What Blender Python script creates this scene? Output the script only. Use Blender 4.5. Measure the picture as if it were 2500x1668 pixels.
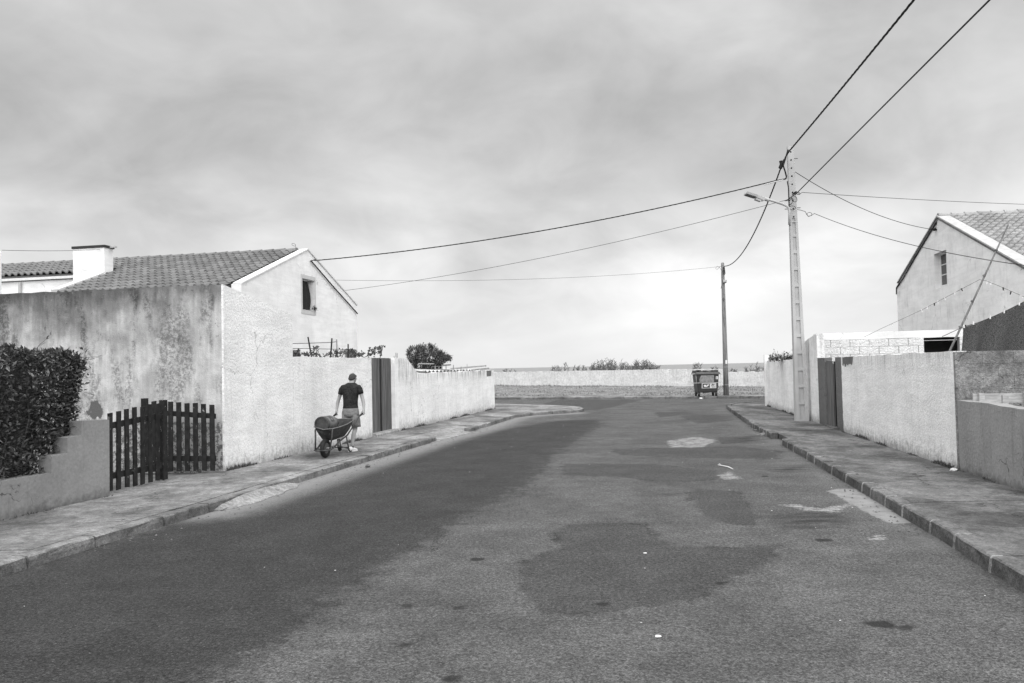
import bpy, math, random
import numpy as np
from mathutils import Vector, Matrix

random.seed(7); rng = np.random.default_rng(11)
for o in list(bpy.data.objects): bpy.data.objects.remove(o)
scene = bpy.context.scene
COL = scene.collection

# ------------------------------------------------------------------ camera
FOC, EYE = 1944.0, 1.85                      # focal length in photo pixels (2500 wide), eye height
ROLL, PITCH = math.atan(.0214), math.atan(64.5/1944)
_rt = Vector((1,0,0)); _up = Vector((0,-math.sin(PITCH),math.cos(PITCH))); _fw = Vector((0,math.cos(PITCH),math.sin(PITCH)))
CR = _rt*math.cos(ROLL)-_up*math.sin(ROLL); CU = _rt*math.sin(ROLL)+_up*math.cos(ROLL)
cam = bpy.data.cameras.new('camera'); cam.lens = 28.0; cam.sensor_width = 36.0
cam.clip_start = .05; cam.clip_end = 200000
camo = bpy.data.objects.new('camera', cam); COL.objects.link(camo)
m = Matrix.Identity(4)
for i in range(3): m[i][0] = CR[i]; m[i][1] = CU[i]; m[i][2] = -_fw[i]
m[2][3] = EYE; camo.matrix_world = m
scene.camera = camo

def ray(x, y): return CR*((x-1250)/FOC)+CU*((834-y)/FOC)+_fw
def gp(x, y, z=0.):                           # measured photo point -> where it meets a level plane
    d = ray(x, y); return Vector((0,0,EYE))+d*((z-EYE)/d.z)
def at(x, y, D):                              # measured photo point -> at a known distance
    d = ray(x, y); return Vector((0,0,EYE))+d*(D/d.y)

# ------------------------------------------------------------------ light
scene.view_settings.view_transform = 'Standard'; scene.view_settings.look = 'None'
scene.view_settings.gamma = 1.0; scene.view_settings.use_curve_mapping = False
scene.view_settings.exposure = 1.80
SUN_EL, SUN_AZ = math.radians(61), math.radians(172)     # azimuth from +Y towards +X
sd = bpy.data.lights.new('sun', 'SUN'); sd.energy = 1.5; sd.angle = math.radians(108); sd.color = (1,1,1)
so = bpy.data.objects.new('sun', sd); COL.objects.link(so)
sv = Vector((math.sin(SUN_AZ)*math.cos(SUN_EL), math.cos(SUN_AZ)*math.cos(SUN_EL), math.sin(SUN_EL)))
so.rotation_euler = sv.to_track_quat('Z', 'Y').to_euler()

world = bpy.data.worlds.new('World'); scene.world = world; world.use_nodes = True

# ------------------------------------------------------------------ node helper
class NT:
    def __init__(s, tree): s.t = tree; s.n = tree.nodes; s.l = tree.links
    def new(s, ty, **kw):
        n = s.n.new(ty)
        for k, v in kw.items(): setattr(n, k, v)
        return n
    def put(s, sock, v):
        if isinstance(v, bpy.types.NodeSocket): s.l.new(v, sock)
        elif sock.type == 'RGBA': sock.default_value = (v, v, v, 1) if isinstance(v, (int, float)) else v
        elif sock.type == 'VECTOR' and isinstance(v, (int, float)): sock.default_value = (v, v, v)
        else: sock.default_value = v
    def math(s, op, a, b=0., c=None, clamp=False):
        n = s.new('ShaderNodeMath', operation=op, use_clamp=clamp); s.put(n.inputs[0], a); s.put(n.inputs[1], b)
        if c is not None: s.put(n.inputs[2], c)
        return n.outputs[0]
    def vmath(s, op, a, b):
        n = s.new('ShaderNodeVectorMath', operation=op); s.put(n.inputs[0], a); s.put(n.inputs[1], b)
        return n.outputs[1] if op == 'DOT_PRODUCT' else n.outputs[0]
    def rng(s, v, a, b, c=0., d=1., smooth=True):
        n = s.new('ShaderNodeMapRange', interpolation_type='SMOOTHSTEP' if smooth else 'LINEAR')
        for i, q in enumerate((v, a, b, c, d)): s.put(n.inputs[i], q)
        return n.outputs[0]
    def mix(s, f, a, b):
        n = s.new('ShaderNodeMix', data_type='FLOAT'); s.put(n.inputs[0], f); s.put(n.inputs[2], a); s.put(n.inputs[3], b)
        return n.outputs[0]
    def pos(s): return s.new('ShaderNodeNewGeometry').outputs['Position']
    def sep(s, v):
        n = s.new('ShaderNodeSeparateXYZ'); s.put(n.inputs[0], v); return n.outputs
    def comb(s, x, y, z):
        n = s.new('ShaderNodeCombineXYZ')
        for i, q in enumerate((x, y, z)): s.put(n.inputs[i], q)
        return n.outputs[0]
    def noise(s, v, scale, detail=3., rough=.55, dist=0., stretch=None):
        if stretch: v = s.vmath('MULTIPLY', v, stretch)
        n = s.new('ShaderNodeTexNoise'); s.put(n.inputs['Vector'], v); s.put(n.inputs['Scale'], scale)
        s.put(n.inputs['Detail'], detail); s.put(n.inputs['Roughness'], rough); s.put(n.inputs['Distortion'], dist)
        return n.outputs[0]
    def voro(s, v, scale, feature='F1', rnd=1.):
        n = s.new('ShaderNodeTexVoronoi', feature=feature); s.put(n.inputs['Vector'], v); s.put(n.inputs['Scale'], scale)
        s.put(n.inputs['Randomness'], rnd); return n.outputs[0]
    def cell(s, v, scale):
        n = s.new('ShaderNodeTexVoronoi'); s.put(n.inputs['Vector'], v); s.put(n.inputs['Scale'], scale); return s.sep(n.outputs['Color'])[0]
    def attr(s, name): return s.new('ShaderNodeAttribute', attribute_name=name).outputs['Fac']
    def rand(s): return s.new('ShaderNodeObjectInfo').outputs['Random']

# ------------------------------------------------------------------ sky
w = NT(world.node_tree); bg = w.n['Background']
dr = w.vmath('NORMALIZE', w.new('ShaderNodeTexCoord').outputs['Generated'], 0.)
dx, dy, dz = w.sep(dr)
za = w.math('ADD', w.math('ABSOLUTE', dz), .48)
flat = w.comb(w.math('DIVIDE', dx, za), w.math('DIVIDE', dy, za), 0.)
c1 = w.noise(w.vmath('ADD', flat, (12.3, -6.1, 0)), 2.1, 5., .5, .5, stretch=(1.0, 1.3, 1.))
c2 = w.noise(w.vmath('ADD', flat, (7.3, 2.1, 0)), 6.5, 5., .55, .5)
base = w.mix(w.rng(dz, .09, .24), .76, .55)
cl = w.math('ADD', w.math('MULTIPLY', w.math('SUBTRACT', c1, .5), 1.15), w.math('MULTIPLY', w.math('SUBTRACT', c2, .5), .42))
cl = w.math('MULTIPLY', cl, w.rng(dz, 0., .16, .25, 1.))
sky = w.math('MULTIPLY', base, w.math('ADD', 1., cl))
bd = ray(1790, 545).normalized()
glow = w.rng(w.vmath('DOT_PRODUCT', dr, tuple(bd)), math.cos(math.radians(15)), 1., 0., .11)
sky = w.math('ADD', sky, w.math('MULTIPLY', glow, w.rng(w.math('ADD', dz, w.math('MULTIPLY', w.math('SUBTRACT', c1, .5), .18)), .225, .165)))
sky = w.math('MINIMUM', w.math('MAXIMUM', sky, .36), .96)
SKY_GAIN = .318
w.put(bg.inputs[0], sky); bg.inputs[1].default_value = SKY_GAIN

# ------------------------------------------------------------------ object helpers
def V3(p): return Vector(p)
class MB:
    def __init__(s): s.v = []; s.f = []
    def add(s, vs, fs):
        o = len(s.v); s.v += [tuple(q) for q in vs]; s.f += [tuple(i+o for i in f) for f in fs]; return s
    def box(s, c, size, M=None, taper=1.):
        x, y, z = (q/2 for q in size); c = V3(c)
        vs = [Vector((sx*x*(taper if sz > 0 else 1), sy*y*(taper if sz > 0 else 1), sz*z)) for sz in (-1, 1) for sy in (-1, 1) for sx in (-1, 1)]
        if M is not None: vs = [M @ q for q in vs]
        return s.add([q+c for q in vs], [(0,2,3,1),(4,5,7,6),(0,1,5,4),(2,6,7,3),(0,4,6,2),(1,3,7,5)])
    def prism(s, poly, off):                       # poly: 3D points, off: extrusion vector
        n = len(poly); off = V3(off); a = [V3(p) for p in poly]; b = [p+off for p in a]
        return s.add(a+b, [tuple(range(n)), tuple(range(2*n-1, n-1, -1))]+[(i, i+n, (i+1) % n+n, (i+1) % n) for i in range(n)])
    def tube(s, pts, r, n=8, caps=True):
        pts = [V3(p) for p in pts]; k = len(pts); rr = r if isinstance(r, (list, tuple)) else [r]*k
        t0 = (pts[1]-pts[0]).normalized(); a = t0.orthogonal().normalized(); o = len(s.v)
        for i, p in enumerate(pts):
            t = (pts[min(i+1, k-1)]-pts[max(i-1, 0)]).normalized()
            a = (a-t*a.dot(t)); a = a.normalized() if a.length > 1e-6 else t.orthogonal().normalized(); b = t.cross(a)
            for j in range(n):
                q = 2*math.pi*j/n; s.v.append(tuple(p+(a*math.cos(q)+b*math.sin(q))*rr[i]))
        for i in range(k-1):
            for j in range(n): s.f.append((o+i*n+j, o+i*n+(j+1) % n, o+(i+1)*n+(j+1) % n, o+(i+1)*n+j))
        if caps: s.f.append(tuple(o+j for j in range(n-1, -1, -1))); s.f.append(tuple(o+(k-1)*n+j for j in range(n)))
        return s
    def loft(s, rings, n=14, caps=True):           # rings: (centre, axis_x, axis_y)
        o = len(s.v)
        for c, ax, ay in rings:
            c, ax, ay = V3(c), V3(ax), V3(ay)
            for j in range(n):
                q = 2*math.pi*j/n; s.v.append(tuple(c+ax*math.cos(q)+ay*math.sin(q)))
        for i in range(len(rings)-1):
            for j in range(n): s.f.append((o+i*n+j, o+i*n+(j+1) % n, o+(i+1)*n+(j+1) % n, o+(i+1)*n+j))
        if caps: s.f.append(tuple(o+j for j in range(n-1, -1, -1))); s.f.append(tuple(o+(len(rings)-1)*n+j for j in range(n)))
        return s
    def ball(s, c, r, n=10, k=7, M=None):
        c = V3(c); r = V3(r) if not isinstance(r, (int, float)) else Vector((r, r, r)); rings = []
        for i in range(k+1):
            ph = -math.pi/2+math.pi*i/k; cr = max(math.cos(ph), .02)
            P = Vector((0, 0, math.sin(ph)*r.z)); X = Vector((cr*r.x, 0, 0)); Y = Vector((0, cr*r.y, 0))
            if M is not None: P, X, Y = M @ P, M @ X, M @ Y
            rings.append((c+P, X, Y))
        return s.loft(rings, n)
    def leaf(s, p, d, up, L, W):
        d = d.normalized(); sd_ = d.cross(up); sd_ = sd_.normalized() if sd_.length > 1e-4 else d.orthogonal().normalized(); nn = sd_.cross(d)
        m_ = p+d*L*.45
        return s.add([p, m_+sd_*W*.5+nn*W*.18, p+d*L, m_-sd_*W*.5+nn*W*.18], [(0,1,2),(0,2,3)])
    def mesh(s, name, mat, smooth=False):
        me = bpy.data.meshes.new(name); me.from_pydata(s.v, [], s.f); me.materials.append(mat)
        if smooth: me.polygons.foreach_set('use_smooth', [True]*len(me.polygons))
        me.update(); return me
    def build(s, name, mat, parent=None, smooth=False, fix=True):
        me = s.mesh(name, mat, smooth)
        if fix:
            import bmesh
            bm = bmesh.new(); bm.from_mesh(me); bmesh.ops.recalc_face_normals(bm, faces=bm.faces); bm.to_mesh(me); bm.free()
        return link(name, me, parent)
def link(name, me, parent=None):
    o = bpy.data.objects.new(name, me); COL.objects.link(o)
    if parent is not None: o.parent = parent; o.matrix_parent_inverse = base_inv(parent)
    return o
def base_inv(p):
    M = p.matrix_basis.copy()
    if p.parent is not None: M = base_world(p.parent) @ p.matrix_parent_inverse @ M
    return M.inverted()
def base_world(p):
    M = p.matrix_basis.copy()
    if p.parent is not None: M = base_world(p.parent) @ p.matrix_parent_inverse @ M
    return M
def tag(o, label=None, cat=None, group=None, kind=None):
    if label: o['label'] = label
    if cat: o['category'] = cat
    if group: o['group'] = group
    if kind: o['kind'] = kind
    return o
def thing(name, label, cat, loc=(0,0,0), group=None):
    o = bpy.data.objects.new(name, None); COL.objects.link(o); o.location = loc; o.empty_display_size = .2
    return tag(o, label, cat, group)
def struct(name, loc=(0,0,0)):
    o = bpy.data.objects.new(name, None); COL.objects.link(o); o.location = loc; o['kind'] = 'structure'; return o

# ------------------------------------------------------------------ materials (the photograph is black and white: every colour is a grey)
MATS = {}
def mat(name, fn, rough=.9, spec=.3, bump=None, bdist=.01, bstr=1.):
    mt = bpy.data.materials.new(name); mt.use_nodes = True; t = NT(mt.node_tree); b = t.n['Principled BSDF']
    col = fn(t); t.put(b.inputs['Base Color'], col); t.put(b.inputs['Roughness'], rough); b.inputs['Specular IOR Level'].default_value = spec
    if bump:
        bn = t.new('ShaderNodeBump'); bn.inputs['Distance'].default_value = bdist; bn.inputs['Strength'].default_value = bstr
        t.put(bn.inputs['Height'], bump(t)); t.l.new(bn.outputs[0], b.inputs['Normal'])
    MATS[name] = mt; return mt

def flatmat(name, v, rough=.8, var=.15, scale=6., spec=.3, bump=None, bdist=.003):
    return mat(name, lambda t: t.math('MULTIPLY', v, t.rng(t.noise(t.pos(), scale, 4.), .25, .75, 1-var, 1+var)), rough, spec,
               (lambda t: t.noise(t.pos(), bump, 3.)) if bump else None, bdist)

def plaster(name, v, coarse=58., bd=.016, foot=.5, topdirt=None, streak=.12, sstr=.09, grain=1.):
    def f(t):
        p = t.pos(); x, y, z = t.sep(p)
        n1 = t.noise(p, 1.1, 5., .6); n2 = t.noise(p, 9., 4., .6); n3 = t.noise(p, coarse, 3., .6)
        a = t.math('MULTIPLY', v, t.rng(n1, .3, .7, .90, 1.04))
        a = t.math('MULTIPLY', a, t.rng(t.noise(p, 2.2, 4., .6, .4, stretch=(.5, .5, 3.)), .35, .65, .94, 1.03))     # trowel lifts
        a = t.math('MULTIPLY', a, t.rng(n3, .28, .6, 1-.18*grain, 1.03))
        a = t.math('MULTIPLY', a, t.rng(t.cell(p, coarse*.8), 0., 1., 1-.08*grain, 1+.05*grain, False))
        st = t.noise(p, 4.5, 5., .65, stretch=(1, 1, sstr))
        a = t.math('MULTIPLY', a, t.rng(st, .5, .78, 1., 1-streak))
        wv = t.vmath('ADD', p, t.vmath('MULTIPLY', t.comb(t.noise(p, 1.3, 5.), t.noise(t.vmath('ADD', p, (9., 4., 0.)), 1.3, 5.), t.noise(t.vmath('ADD', p, (2., 6., 3.)), 1.3, 5.)), 1.5))
        cr = t.math('MULTIPLY', t.rng(t.voro(wv, .35, 'DISTANCE_TO_EDGE'), .006, .002), t.rng(t.noise(p, .7, 3.), .52, .60))
        a = t.math('MULTIPLY', a, t.math('SUBTRACT', 1., t.math('MULTIPLY', cr, .35)))
        # dirt splashed up at the foot, with a ragged edge
        fz = t.math('ADD', z, t.math('MULTIPLY', t.math('SUBTRACT', n2, .5), .45))
        a = t.math('MULTIPLY', a, t.rng(fz, .05, .40, 1-foot, 1.))
        gr = t.math('MULTIPLY', t.rng(t.noise(p, 14., 5., .75, stretch=(1, 1, .4)), .50, .62), t.rng(z, .75, .12)); a = t.math('MULTIPLY', a, t.math('SUBTRACT', 1., t.math('MULTIPLY', gr, foot*.6)))
        if topdirt:
            z0, amt = topdirt
            st2 = t.noise(p, 9., 4., .65, stretch=(1, 1, .12))
            tz = t.math('SUBTRACT', z0, z)
            k = t.math('MULTIPLY', t.rng(tz, .45, 0.), t.rng(st2, .42, .68))
            a = t.math('MULTIPLY', a, t.math('SUBTRACT', 1., t.math('MULTIPLY', k, amt)))
        sp = t.rng(t.noise(p, 21., 3., .6), .70, .75)
        a = t.math('MULTIPLY', a, t.math('SUBTRACT', 1., t.math('MULTIPLY', sp, .30)))
        return a
    return mat(name, f, .95, .15, lambda t: t.math('ADD', t.noise(t.pos(), coarse, 3., .6), t.math('MULTIPLY', t.noise(t.pos(), coarse*.35, 2.), 1.2)), bd, 1.)

plaster('white_rough', .95)
plaster('white_rough_right', .97, topdirt=(1.97, .3), foot=.55)
plaster('white_far_end', .95, topdirt=(1.76, .55))
plaster('white_smooth', .86, grain=.25, coarse=70., bd=.004, foot=.1, streak=.06)
plaster('white_house_right', .84, grain=.3, coarse=70., bd=.004, foot=.1, streak=.22, sstr=.3)
plaster('white_far_wall', .72, coarse=9., bd=.02, foot=.0, topdirt=(1.6, .25), streak=.2)
plaster('cement_dark', .19, coarse=60., bd=.02, foot=.25)
plaster('block_white', .85, coarse=50., bd=.03, foot=0., streak=.15)

def stained(t):
    p = t.pos(); x, y, z = t.sep(p)
    big = t.noise(p, .55, 3.); st = t.noise(p, 3.2, 5., .62, stretch=(1, 1, .13)); st2 = t.noise(t.vmath('ADD', p, (5., 3., 1.)), 8., 4., .6, stretch=(1, 1, .08))
    a = t.math('MULTIPLY', t.mix(t.rng(st2, .3, .7), .44, .56), t.rng(t.noise(p, 2.3, 5., .65), .3, .7, .74, 1.14))
    # grey rain streaks hang from the coping, heavier to the left
    up = t.rng(t.math('ADD', z, t.math('ADD', t.math('MULTIPLY', t.math('SUBTRACT', st, .5), 2.2), t.math('MULTIPLY', t.math('SUBTRACT', t.noise(p, 1.3, 4., .6), .5), 2.4))), 2.0, 3.3)
    lf = t.rng(x, -5.4, -8.6, .3, 1.)
    a = t.math('MULTIPLY', a, t.math('SUBTRACT', 1., t.math('MULTIPLY', t.math('MULTIPLY', up, lf), .58)))
    a = t.math('MULTIPLY', a, t.rng(t.math('ADD', z, t.math('MULTIPLY', t.math('SUBTRACT', t.noise(p, 5., 5., .7, stretch=(1, 1, .3)), .5), .9)), 3.5, 3.0, .45, 1.))
    # flaked patches with dark mould specks inside them
    reg = t.rng(t.math('ADD', t.noise(p, 1.7, 4., .6, stretch=(1, 1, .38)), t.math('MULTIPLY', st, .3)), .63, .74)
    fine = t.rng(t.noise(p, 17., 6., .8), .42, .56)
    a = t.math('MULTIPLY', a, t.math('SUBTRACT', 1., t.math('MULTIPLY', t.math('MULTIPLY', reg, fine), .5)))
    fl = t.rng(t.noise(p, 11., 5., .7), .64, .67)
    a = t.math('MULTIPLY', a, t.math('SUBTRACT', 1., t.math('MULTIPLY', fl, .45)))
    wf = t.rng(t.noise(t.vmath('ADD', p, (2., 9., 4.)), 16., 4., .7), .62, .70)
    a = t.math('ADD', a, t.math('MULTIPLY', wf, .08))
    # roundish cement repair low on the wall
    c = at(224, 1002, 14.75)
    dd = t.math('SQRT', t.math('ADD', t.math('POWER', t.math('SUBTRACT', x, c.x), 2.), t.math('POWER', t.math('SUBTRACT', z, c.z), 2.)))
    dd = t.math('ADD', dd, t.math('MULTIPLY', t.math('SUBTRACT', t.noise(p, 7., 4.), .5), .34))
    a = t.mix(t.rng(dd, .17, .15), a, .12)
    # painted plinth
    return t.mix(t.rng(t.math('ADD', z, t.math('MULTIPLY', t.noise(p, 1.5, 2.), .1)), 1.04, 1.02), a, t.math('MULTIPLY', t.rng(t.noise(p, 12., 6., .8), .46, .54, .28, 1.), .42))
mat('stained', stained, .95, .15, lambda t: t.math('ADD', t.noise(t.pos(), 50., 4.), t.noise(t.pos(), 8., 3.)), .008)

def render_grey(v):
    def f(t):
        p = t.pos(); x, y, z = t.sep(p)
        a = t.math('MULTIPLY', v, t.rng(t.noise(p, 1.6, 4.), .3, .7, .88, 1.1))
        a = t.math('MULTIPLY', a, t.rng(t.noise(p, 24., 4., .6), .3, .7, .92, 1.06))
        st = t.noise(p, 6., 4., .6, stretch=(1, 1, .1)); a = t.math('MULTIPLY', a, t.rng(st, .55, .75, 1., .82))
        cr = t.voro(t.vmath('ADD', p, t.vmath('MULTIPLY', t.comb(t.noise(p, 3.), t.noise(p, 3.3), t.noise(p, 2.7)), .5)), 1.3, 'DISTANCE_TO_EDGE')
        k = t.math('MULTIPLY', t.math('MULTIPLY', t.rng(cr, .008, .003), t.rng(t.noise(p, 1.2, 2.), .5, .6)), t.rng(z, .75, .45))
        a = t.math('MULTIPLY', a, t.math('SUBTRACT', 1., t.math('MULTIPLY', k, .6)))
        sp = t.rng(t.noise(p, 9., 5., .7), .68, .71); a = t.math('MULTIPLY', a, t.math('SUBTRACT', 1., t.math('MULTIPLY', sp, .5)))
        fz = t.math('ADD', z, t.math('MULTIPLY', t.math('SUBTRACT', t.noise(p, 10., 4.), .5), .3))
        return t.math('MULTIPLY', a, t.rng(fz, .08, .28, .5, 1.))
    return f
mat('grey_render', render_grey(.25), .92, .2, lambda t: t.noise(t.pos(), 20., 4.), .008)
mat('grey_render_right', render_grey(.29), .92, .2, lambda t: t.noise(t.pos(), 20., 4.), .012)

def concrete(lo, hi, dark=.5):
    def f(t):
        p = t.pos()
        a = t.mix(t.rng(t.noise(p, .9, 5., .6, stretch=(1, .6, 1)), .36, .64), lo, hi)
        a = t.math('MULTIPLY', a, t.rng(t.noise(p, 3.1, 6., .7, .6), .32, .68, .70, 1.22))
        a = t.math('MULTIPLY', a, t.rng(t.noise(p, 14., 5., .75), .3, .7, .74, 1.2))
        a = t.math('MULTIPLY', a, t.rng(t.cell(p, 75.), 0., 1., .78, 1.22, False))
        sp = t.rng(t.noise(p, 8., 6., .8), .60, .68); a = t.math('MULTIPLY', a, t.math('SUBTRACT', 1., t.math('MULTIPLY', sp, dark)))
        wv = t.vmath('ADD', p, t.vmath('MULTIPLY', t.comb(t.noise(p, 1.9, 5.), t.noise(t.vmath('ADD', p, (9., 4., 0.)), 1.9, 5.), 0.), 1.2))
        cr = t.math('MULTIPLY', t.rng(t.voro(wv, .55, 'DISTANCE_TO_EDGE'), .010, .003), t.rng(t.noise(p, 1.1, 3.), .48, .56))
        a = t.math('MULTIPLY', a, t.math('SUBTRACT', 1., t.math('MULTIPLY', cr, .55)))
        return t.math('MULTIPLY', a, t.math('ADD', .93, t.math('MULTIPLY', t.rand(), .14)))
    return f
cb = lambda t: t.math('ADD', t.noise(t.pos(), 60., 4., .65), t.noise(t.pos(), 9., 3.))
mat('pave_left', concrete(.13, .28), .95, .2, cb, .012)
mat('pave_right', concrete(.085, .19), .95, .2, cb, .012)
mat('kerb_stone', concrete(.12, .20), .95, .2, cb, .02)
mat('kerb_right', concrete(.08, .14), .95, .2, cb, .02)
mat('cement_light', concrete(.22, .30, .3), .95, .2, cb, .012)
mat('mortar', concrete(.22, .30, .3), .95, .2, cb, .012)
flatmat('pole_concrete', .44, .9, .06, 3.)
mat('block_grey', concrete(.20, .36, .8), .95, .2, lambda t: t.noise(t.pos(), 40., 4., .7), .03)

def asphalt(t):
    p = t.pos()
    nb = t.noise(p, .5, 5., .6); nm = t.noise(p, 4., 5., .65); nf = t.noise(p, 30., 5., .8); n2 = t.noise(t.vmath('ADD', p, (8., 3., 0.)), 1.4, 5., .65)
    rag = t.math('ADD', t.math('MULTIPLY', t.math('SUBTRACT', nm, .5), .55), t.math('MULTIPLY', t.math('SUBTRACT', t.noise(p, 22., 3., .7), .5), .3))
    a = t.mix(t.rng(nb, .34, .66), .074, .100)
    a = t.math('MULTIPLY', a, t.rng(n2, .3, .7, .84, 1.14))
    pat = t.rng(t.math('ADD', t.attr('sd_patch'), t.math('MULTIPLY', rag, .5)), .05, -.06)
    a = t.mix(pat, a, t.math('MULTIPLY', .057, t.rng(n2, .3, .7, .9, 1.15)))
    sdn = t.math('ADD', t.attr('sd_new'), t.math('MULTIPLY', rag, 1.5))
    new = t.math('ADD', t.math('MULTIPLY', t.rng(sdn, .10, -.12), .55), t.math('MULTIPLY', t.rng(sdn, .55, -.5), .45))
    a = t.mix(new, a, t.math('MULTIPLY', .036, t.rng(n2, .3, .7, .85, 1.2)))
    a = t.math('MULTIPLY', a, t.rng(nm, .3, .7, .92, 1.08))
    # open aggregate: pale chips and dark pits
    a = t.math('MULTIPLY', a, t.rng(nf, .32, .68, .55, 1.42))
    a = t.math('MULTIPLY', a, t.rng(t.cell(p, 105.), 0., 1., .50, 1.52, False))
    pit = t.math('MULTIPLY', t.rng(t.noise(p, 26., 6., .85), .50, .60), t.rng(t.noise(t.vmath('ADD', p, (1., 7., 0.)), .8, 4., .6), .40, .66, .15, .85)); a = t.math('MULTIPLY', a, t.math('SUBTRACT', 1., t.math('MULTIPLY', pit, .60)))
    a = t.math('ADD', a, t.math('MULTIPLY', t.rng(t.cell(t.vmath('ADD', p, (4., 4., 0.)), 95.), .965, .985), .05))
    # ravelled seam round the large repairs
    seam_ = t.math('MULTIPLY', t.rng(t.math('ABSOLUTE', t.math('ADD', t.attr('sd_patch'), t.math('MULTIPLY', rag, .5))), .09, .01), t.rng(t.noise(p, 1.6, 4.), .52, .60))
    a = t.math('MULTIPLY', a, t.math('SUBTRACT', 1., t.math('MULTIPLY', t.math('MULTIPLY', seam_, t.rng(t.noise(p, 19., 5., .8), .42, .55)), .6)))
    # dust blown against the kerbs
    du = t.rng(t.math('ADD', t.attr('sd_dust'), t.math('MULTIPLY', rag, 1.1)), 1.0, .05)
    a = t.mix(t.math('MULTIPLY', du, .9), a, t.math('MULTIPLY', .225, t.rng(nf, .3, .7, .85, 1.15)))
    dr_ = t.math('MULTIPLY', t.rng(t.math('ADD', t.attr('sd_dustr'), t.math('MULTIPLY', rag, 1.3)), .75, .0), t.rng(n2, .35, .6, .25, 1.))
    a = t.mix(t.math('MULTIPLY', dr_, .6), a, t.math('MULTIPLY', .14, t.rng(nf, .3, .7, .7, 1.3)))
    ce = t.rng(t.math('ADD', t.attr('sd_cement'), t.math('MULTIPLY', rag, .45)), .02, -.02)
    a = t.mix(ce, a, t.math('MULTIPLY', .25, t.rng(nm, .3, .7, .75, 1.12)))
    wh = t.math('MULTIPLY', t.rng(t.math('ADD', t.attr('sd_white'), t.math('MULTIPLY', rag, .9)), .04, -.05), t.rng(t.noise(p, 7., 5., .8, stretch=(.6, 1.3, 1)), .43, .54))
    a = t.mix(t.math('MULTIPLY', wh, t.rng(nf, .36, .56, .25, .9)), a, .36)
    oil = t.rng(t.math('ADD', t.attr('sd_oil'), t.math('MULTIPLY', rag, .14)), .035, -.01)
    a = t.mix(t.math('MULTIPLY', oil, .85), a, .014)
    sm = t.math('MULTIPLY', t.rng(t.math('ADD', t.attr('sd_smear'), t.math('MULTIPLY', rag, .7)), .3, -.25), t.rng(t.noise(p, 3.5, 4., .65, stretch=(.35, 1.8, 1)), .36, .58))
    a = t.mix(t.math('MULTIPLY', sm, .85), a, .022)
    # cracks
    wv = t.vmath('ADD', p, t.vmath('MULTIPLY', t.comb(t.noise(p, 1.7, 5.), t.noise(t.vmath('ADD', p, (9., 4., 0.)), 1.7, 5.), 0.), 1.4))
    cr = t.math('MULTIPLY', t.rng(t.math('ABSOLUTE', t.math('ADD', t.attr('sd_new'), t.math('ADD', -.12, t.math('MULTIPLY', t.math('SUBTRACT', t.noise(p, 2.2, 6., .7), .5), 1.1)))), .022, .006), t.rng(t.noise(p, .8, 3.), .5, .58))
    a = t.math('MULTIPLY', a, t.math('SUBTRACT', 1., t.math('MULTIPLY', cr, .6)))
    return a
mat('asphalt', asphalt, .92, .25, lambda t: t.math('ADD', t.math('MULTIPLY', t.voro(t.pos(), 85.), -1.), t.noise(t.pos(), 40., 4., .7)), .006)

mat('ground', concrete(.10, .16), .95, .1)
def seam(t):
    p = t.pos(); return t.mix(t.rng(t.noise(p, .004, 4., .6, stretch=(.3, 1, 1)), .35, .65), .20, .26)
mat('sea', seam, .6, .2, lambda t: t.noise(t.pos(), .05, 3.), 2.)
mat('soil', concrete(.17, .26), .95, .1)

def tilem(v0, v1):
    def f(t):
        p = t.pos(); a = t.mix(t.rand(), v0, v1)
        a = t.math('MULTIPLY', a, t.rng(t.noise(p, 1.2, 4.), .3, .7, .85, 1.12))
        return t.math('MULTIPLY', a, t.rng(t.noise(p, 22., 4., .7), .35, .65, .86, 1.1))
    return f
mat('tile_left', tilem(.14, .20), .85, .25, lambda t: t.noise(t.pos(), 60., 3.), .004)
mat('tile_right', tilem(.27, .36), .9, .2, lambda t: t.noise(t.pos(), 50., 3.), .006)
flatmat('tile_bed', .06, .95)
def wood(v, grain=1., streaks=.5, ax=(1, 1, .05), fs=22.):
    def f(t):
        p = t.pos(); a = t.math('MULTIPLY', v, t.rng(t.noise(p, fs, 5., .65, stretch=ax), .3, .7, 1-streaks, 1+streaks*.6))
        return t.math('MULTIPLY', a, t.math('ADD', .8, t.math('MULTIPLY', t.rand(), .4)))
    return f
mat('door_wood', wood(.135), .8, .3, lambda t: t.noise(t.pos(), 40., 4., stretch=(1, 1, .05)), .006)
def pickp(t):
    p = t.pos(); a = t.math('MULTIPLY', .018, t.rng(t.noise(p, 12., 3.), .3, .7, .7, 1.4))
    return t.mix(t.rng(t.noise(p, 24., 5., .75, stretch=(1, 1, .35)), .645, .675), a, .34)
mat('gate_paint', pickp, .75, .2, lambda t: t.noise(t.pos(), 40., 4., stretch=(1, 1, .1)), .003)
mat('pole_wood', wood(.24, streaks=.45, fs=30.), .9, .2, lambda t: t.noise(t.pos(), 40., 4., stretch=(1, 1, .04)), .008)
mat('timber', wood(.36, streaks=.3, ax=(.08, 1, 1)), .85, .2)
mat('stake_dark', wood(.03), .9, .2)
mat('stake_light', wood(.3), .9, .2)
mat('bamboo', wood(.16, ax=(1, 1, .2)), .7, .3)
flatmat('verge', .44, .9, .12, 5.)
flatmat('coping', .66, .9, .08, 5.)
flatmat('surround', .55, .9, .06, 8.)
flatmat('dark_paint', .028, .5, .2)
flatmat('black', .006, .9)
flatmat('cable', .014, .7, spec=.2)
flatmat('cable_thin', .035, .7, spec=.2)
flatmat('steel', .42, .45, .1, 20., .5)
flatmat('steel_dark', .08, .5, .25, 20., .5)
flatmat('alu', .55, .5, .08, 15., .5)
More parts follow.
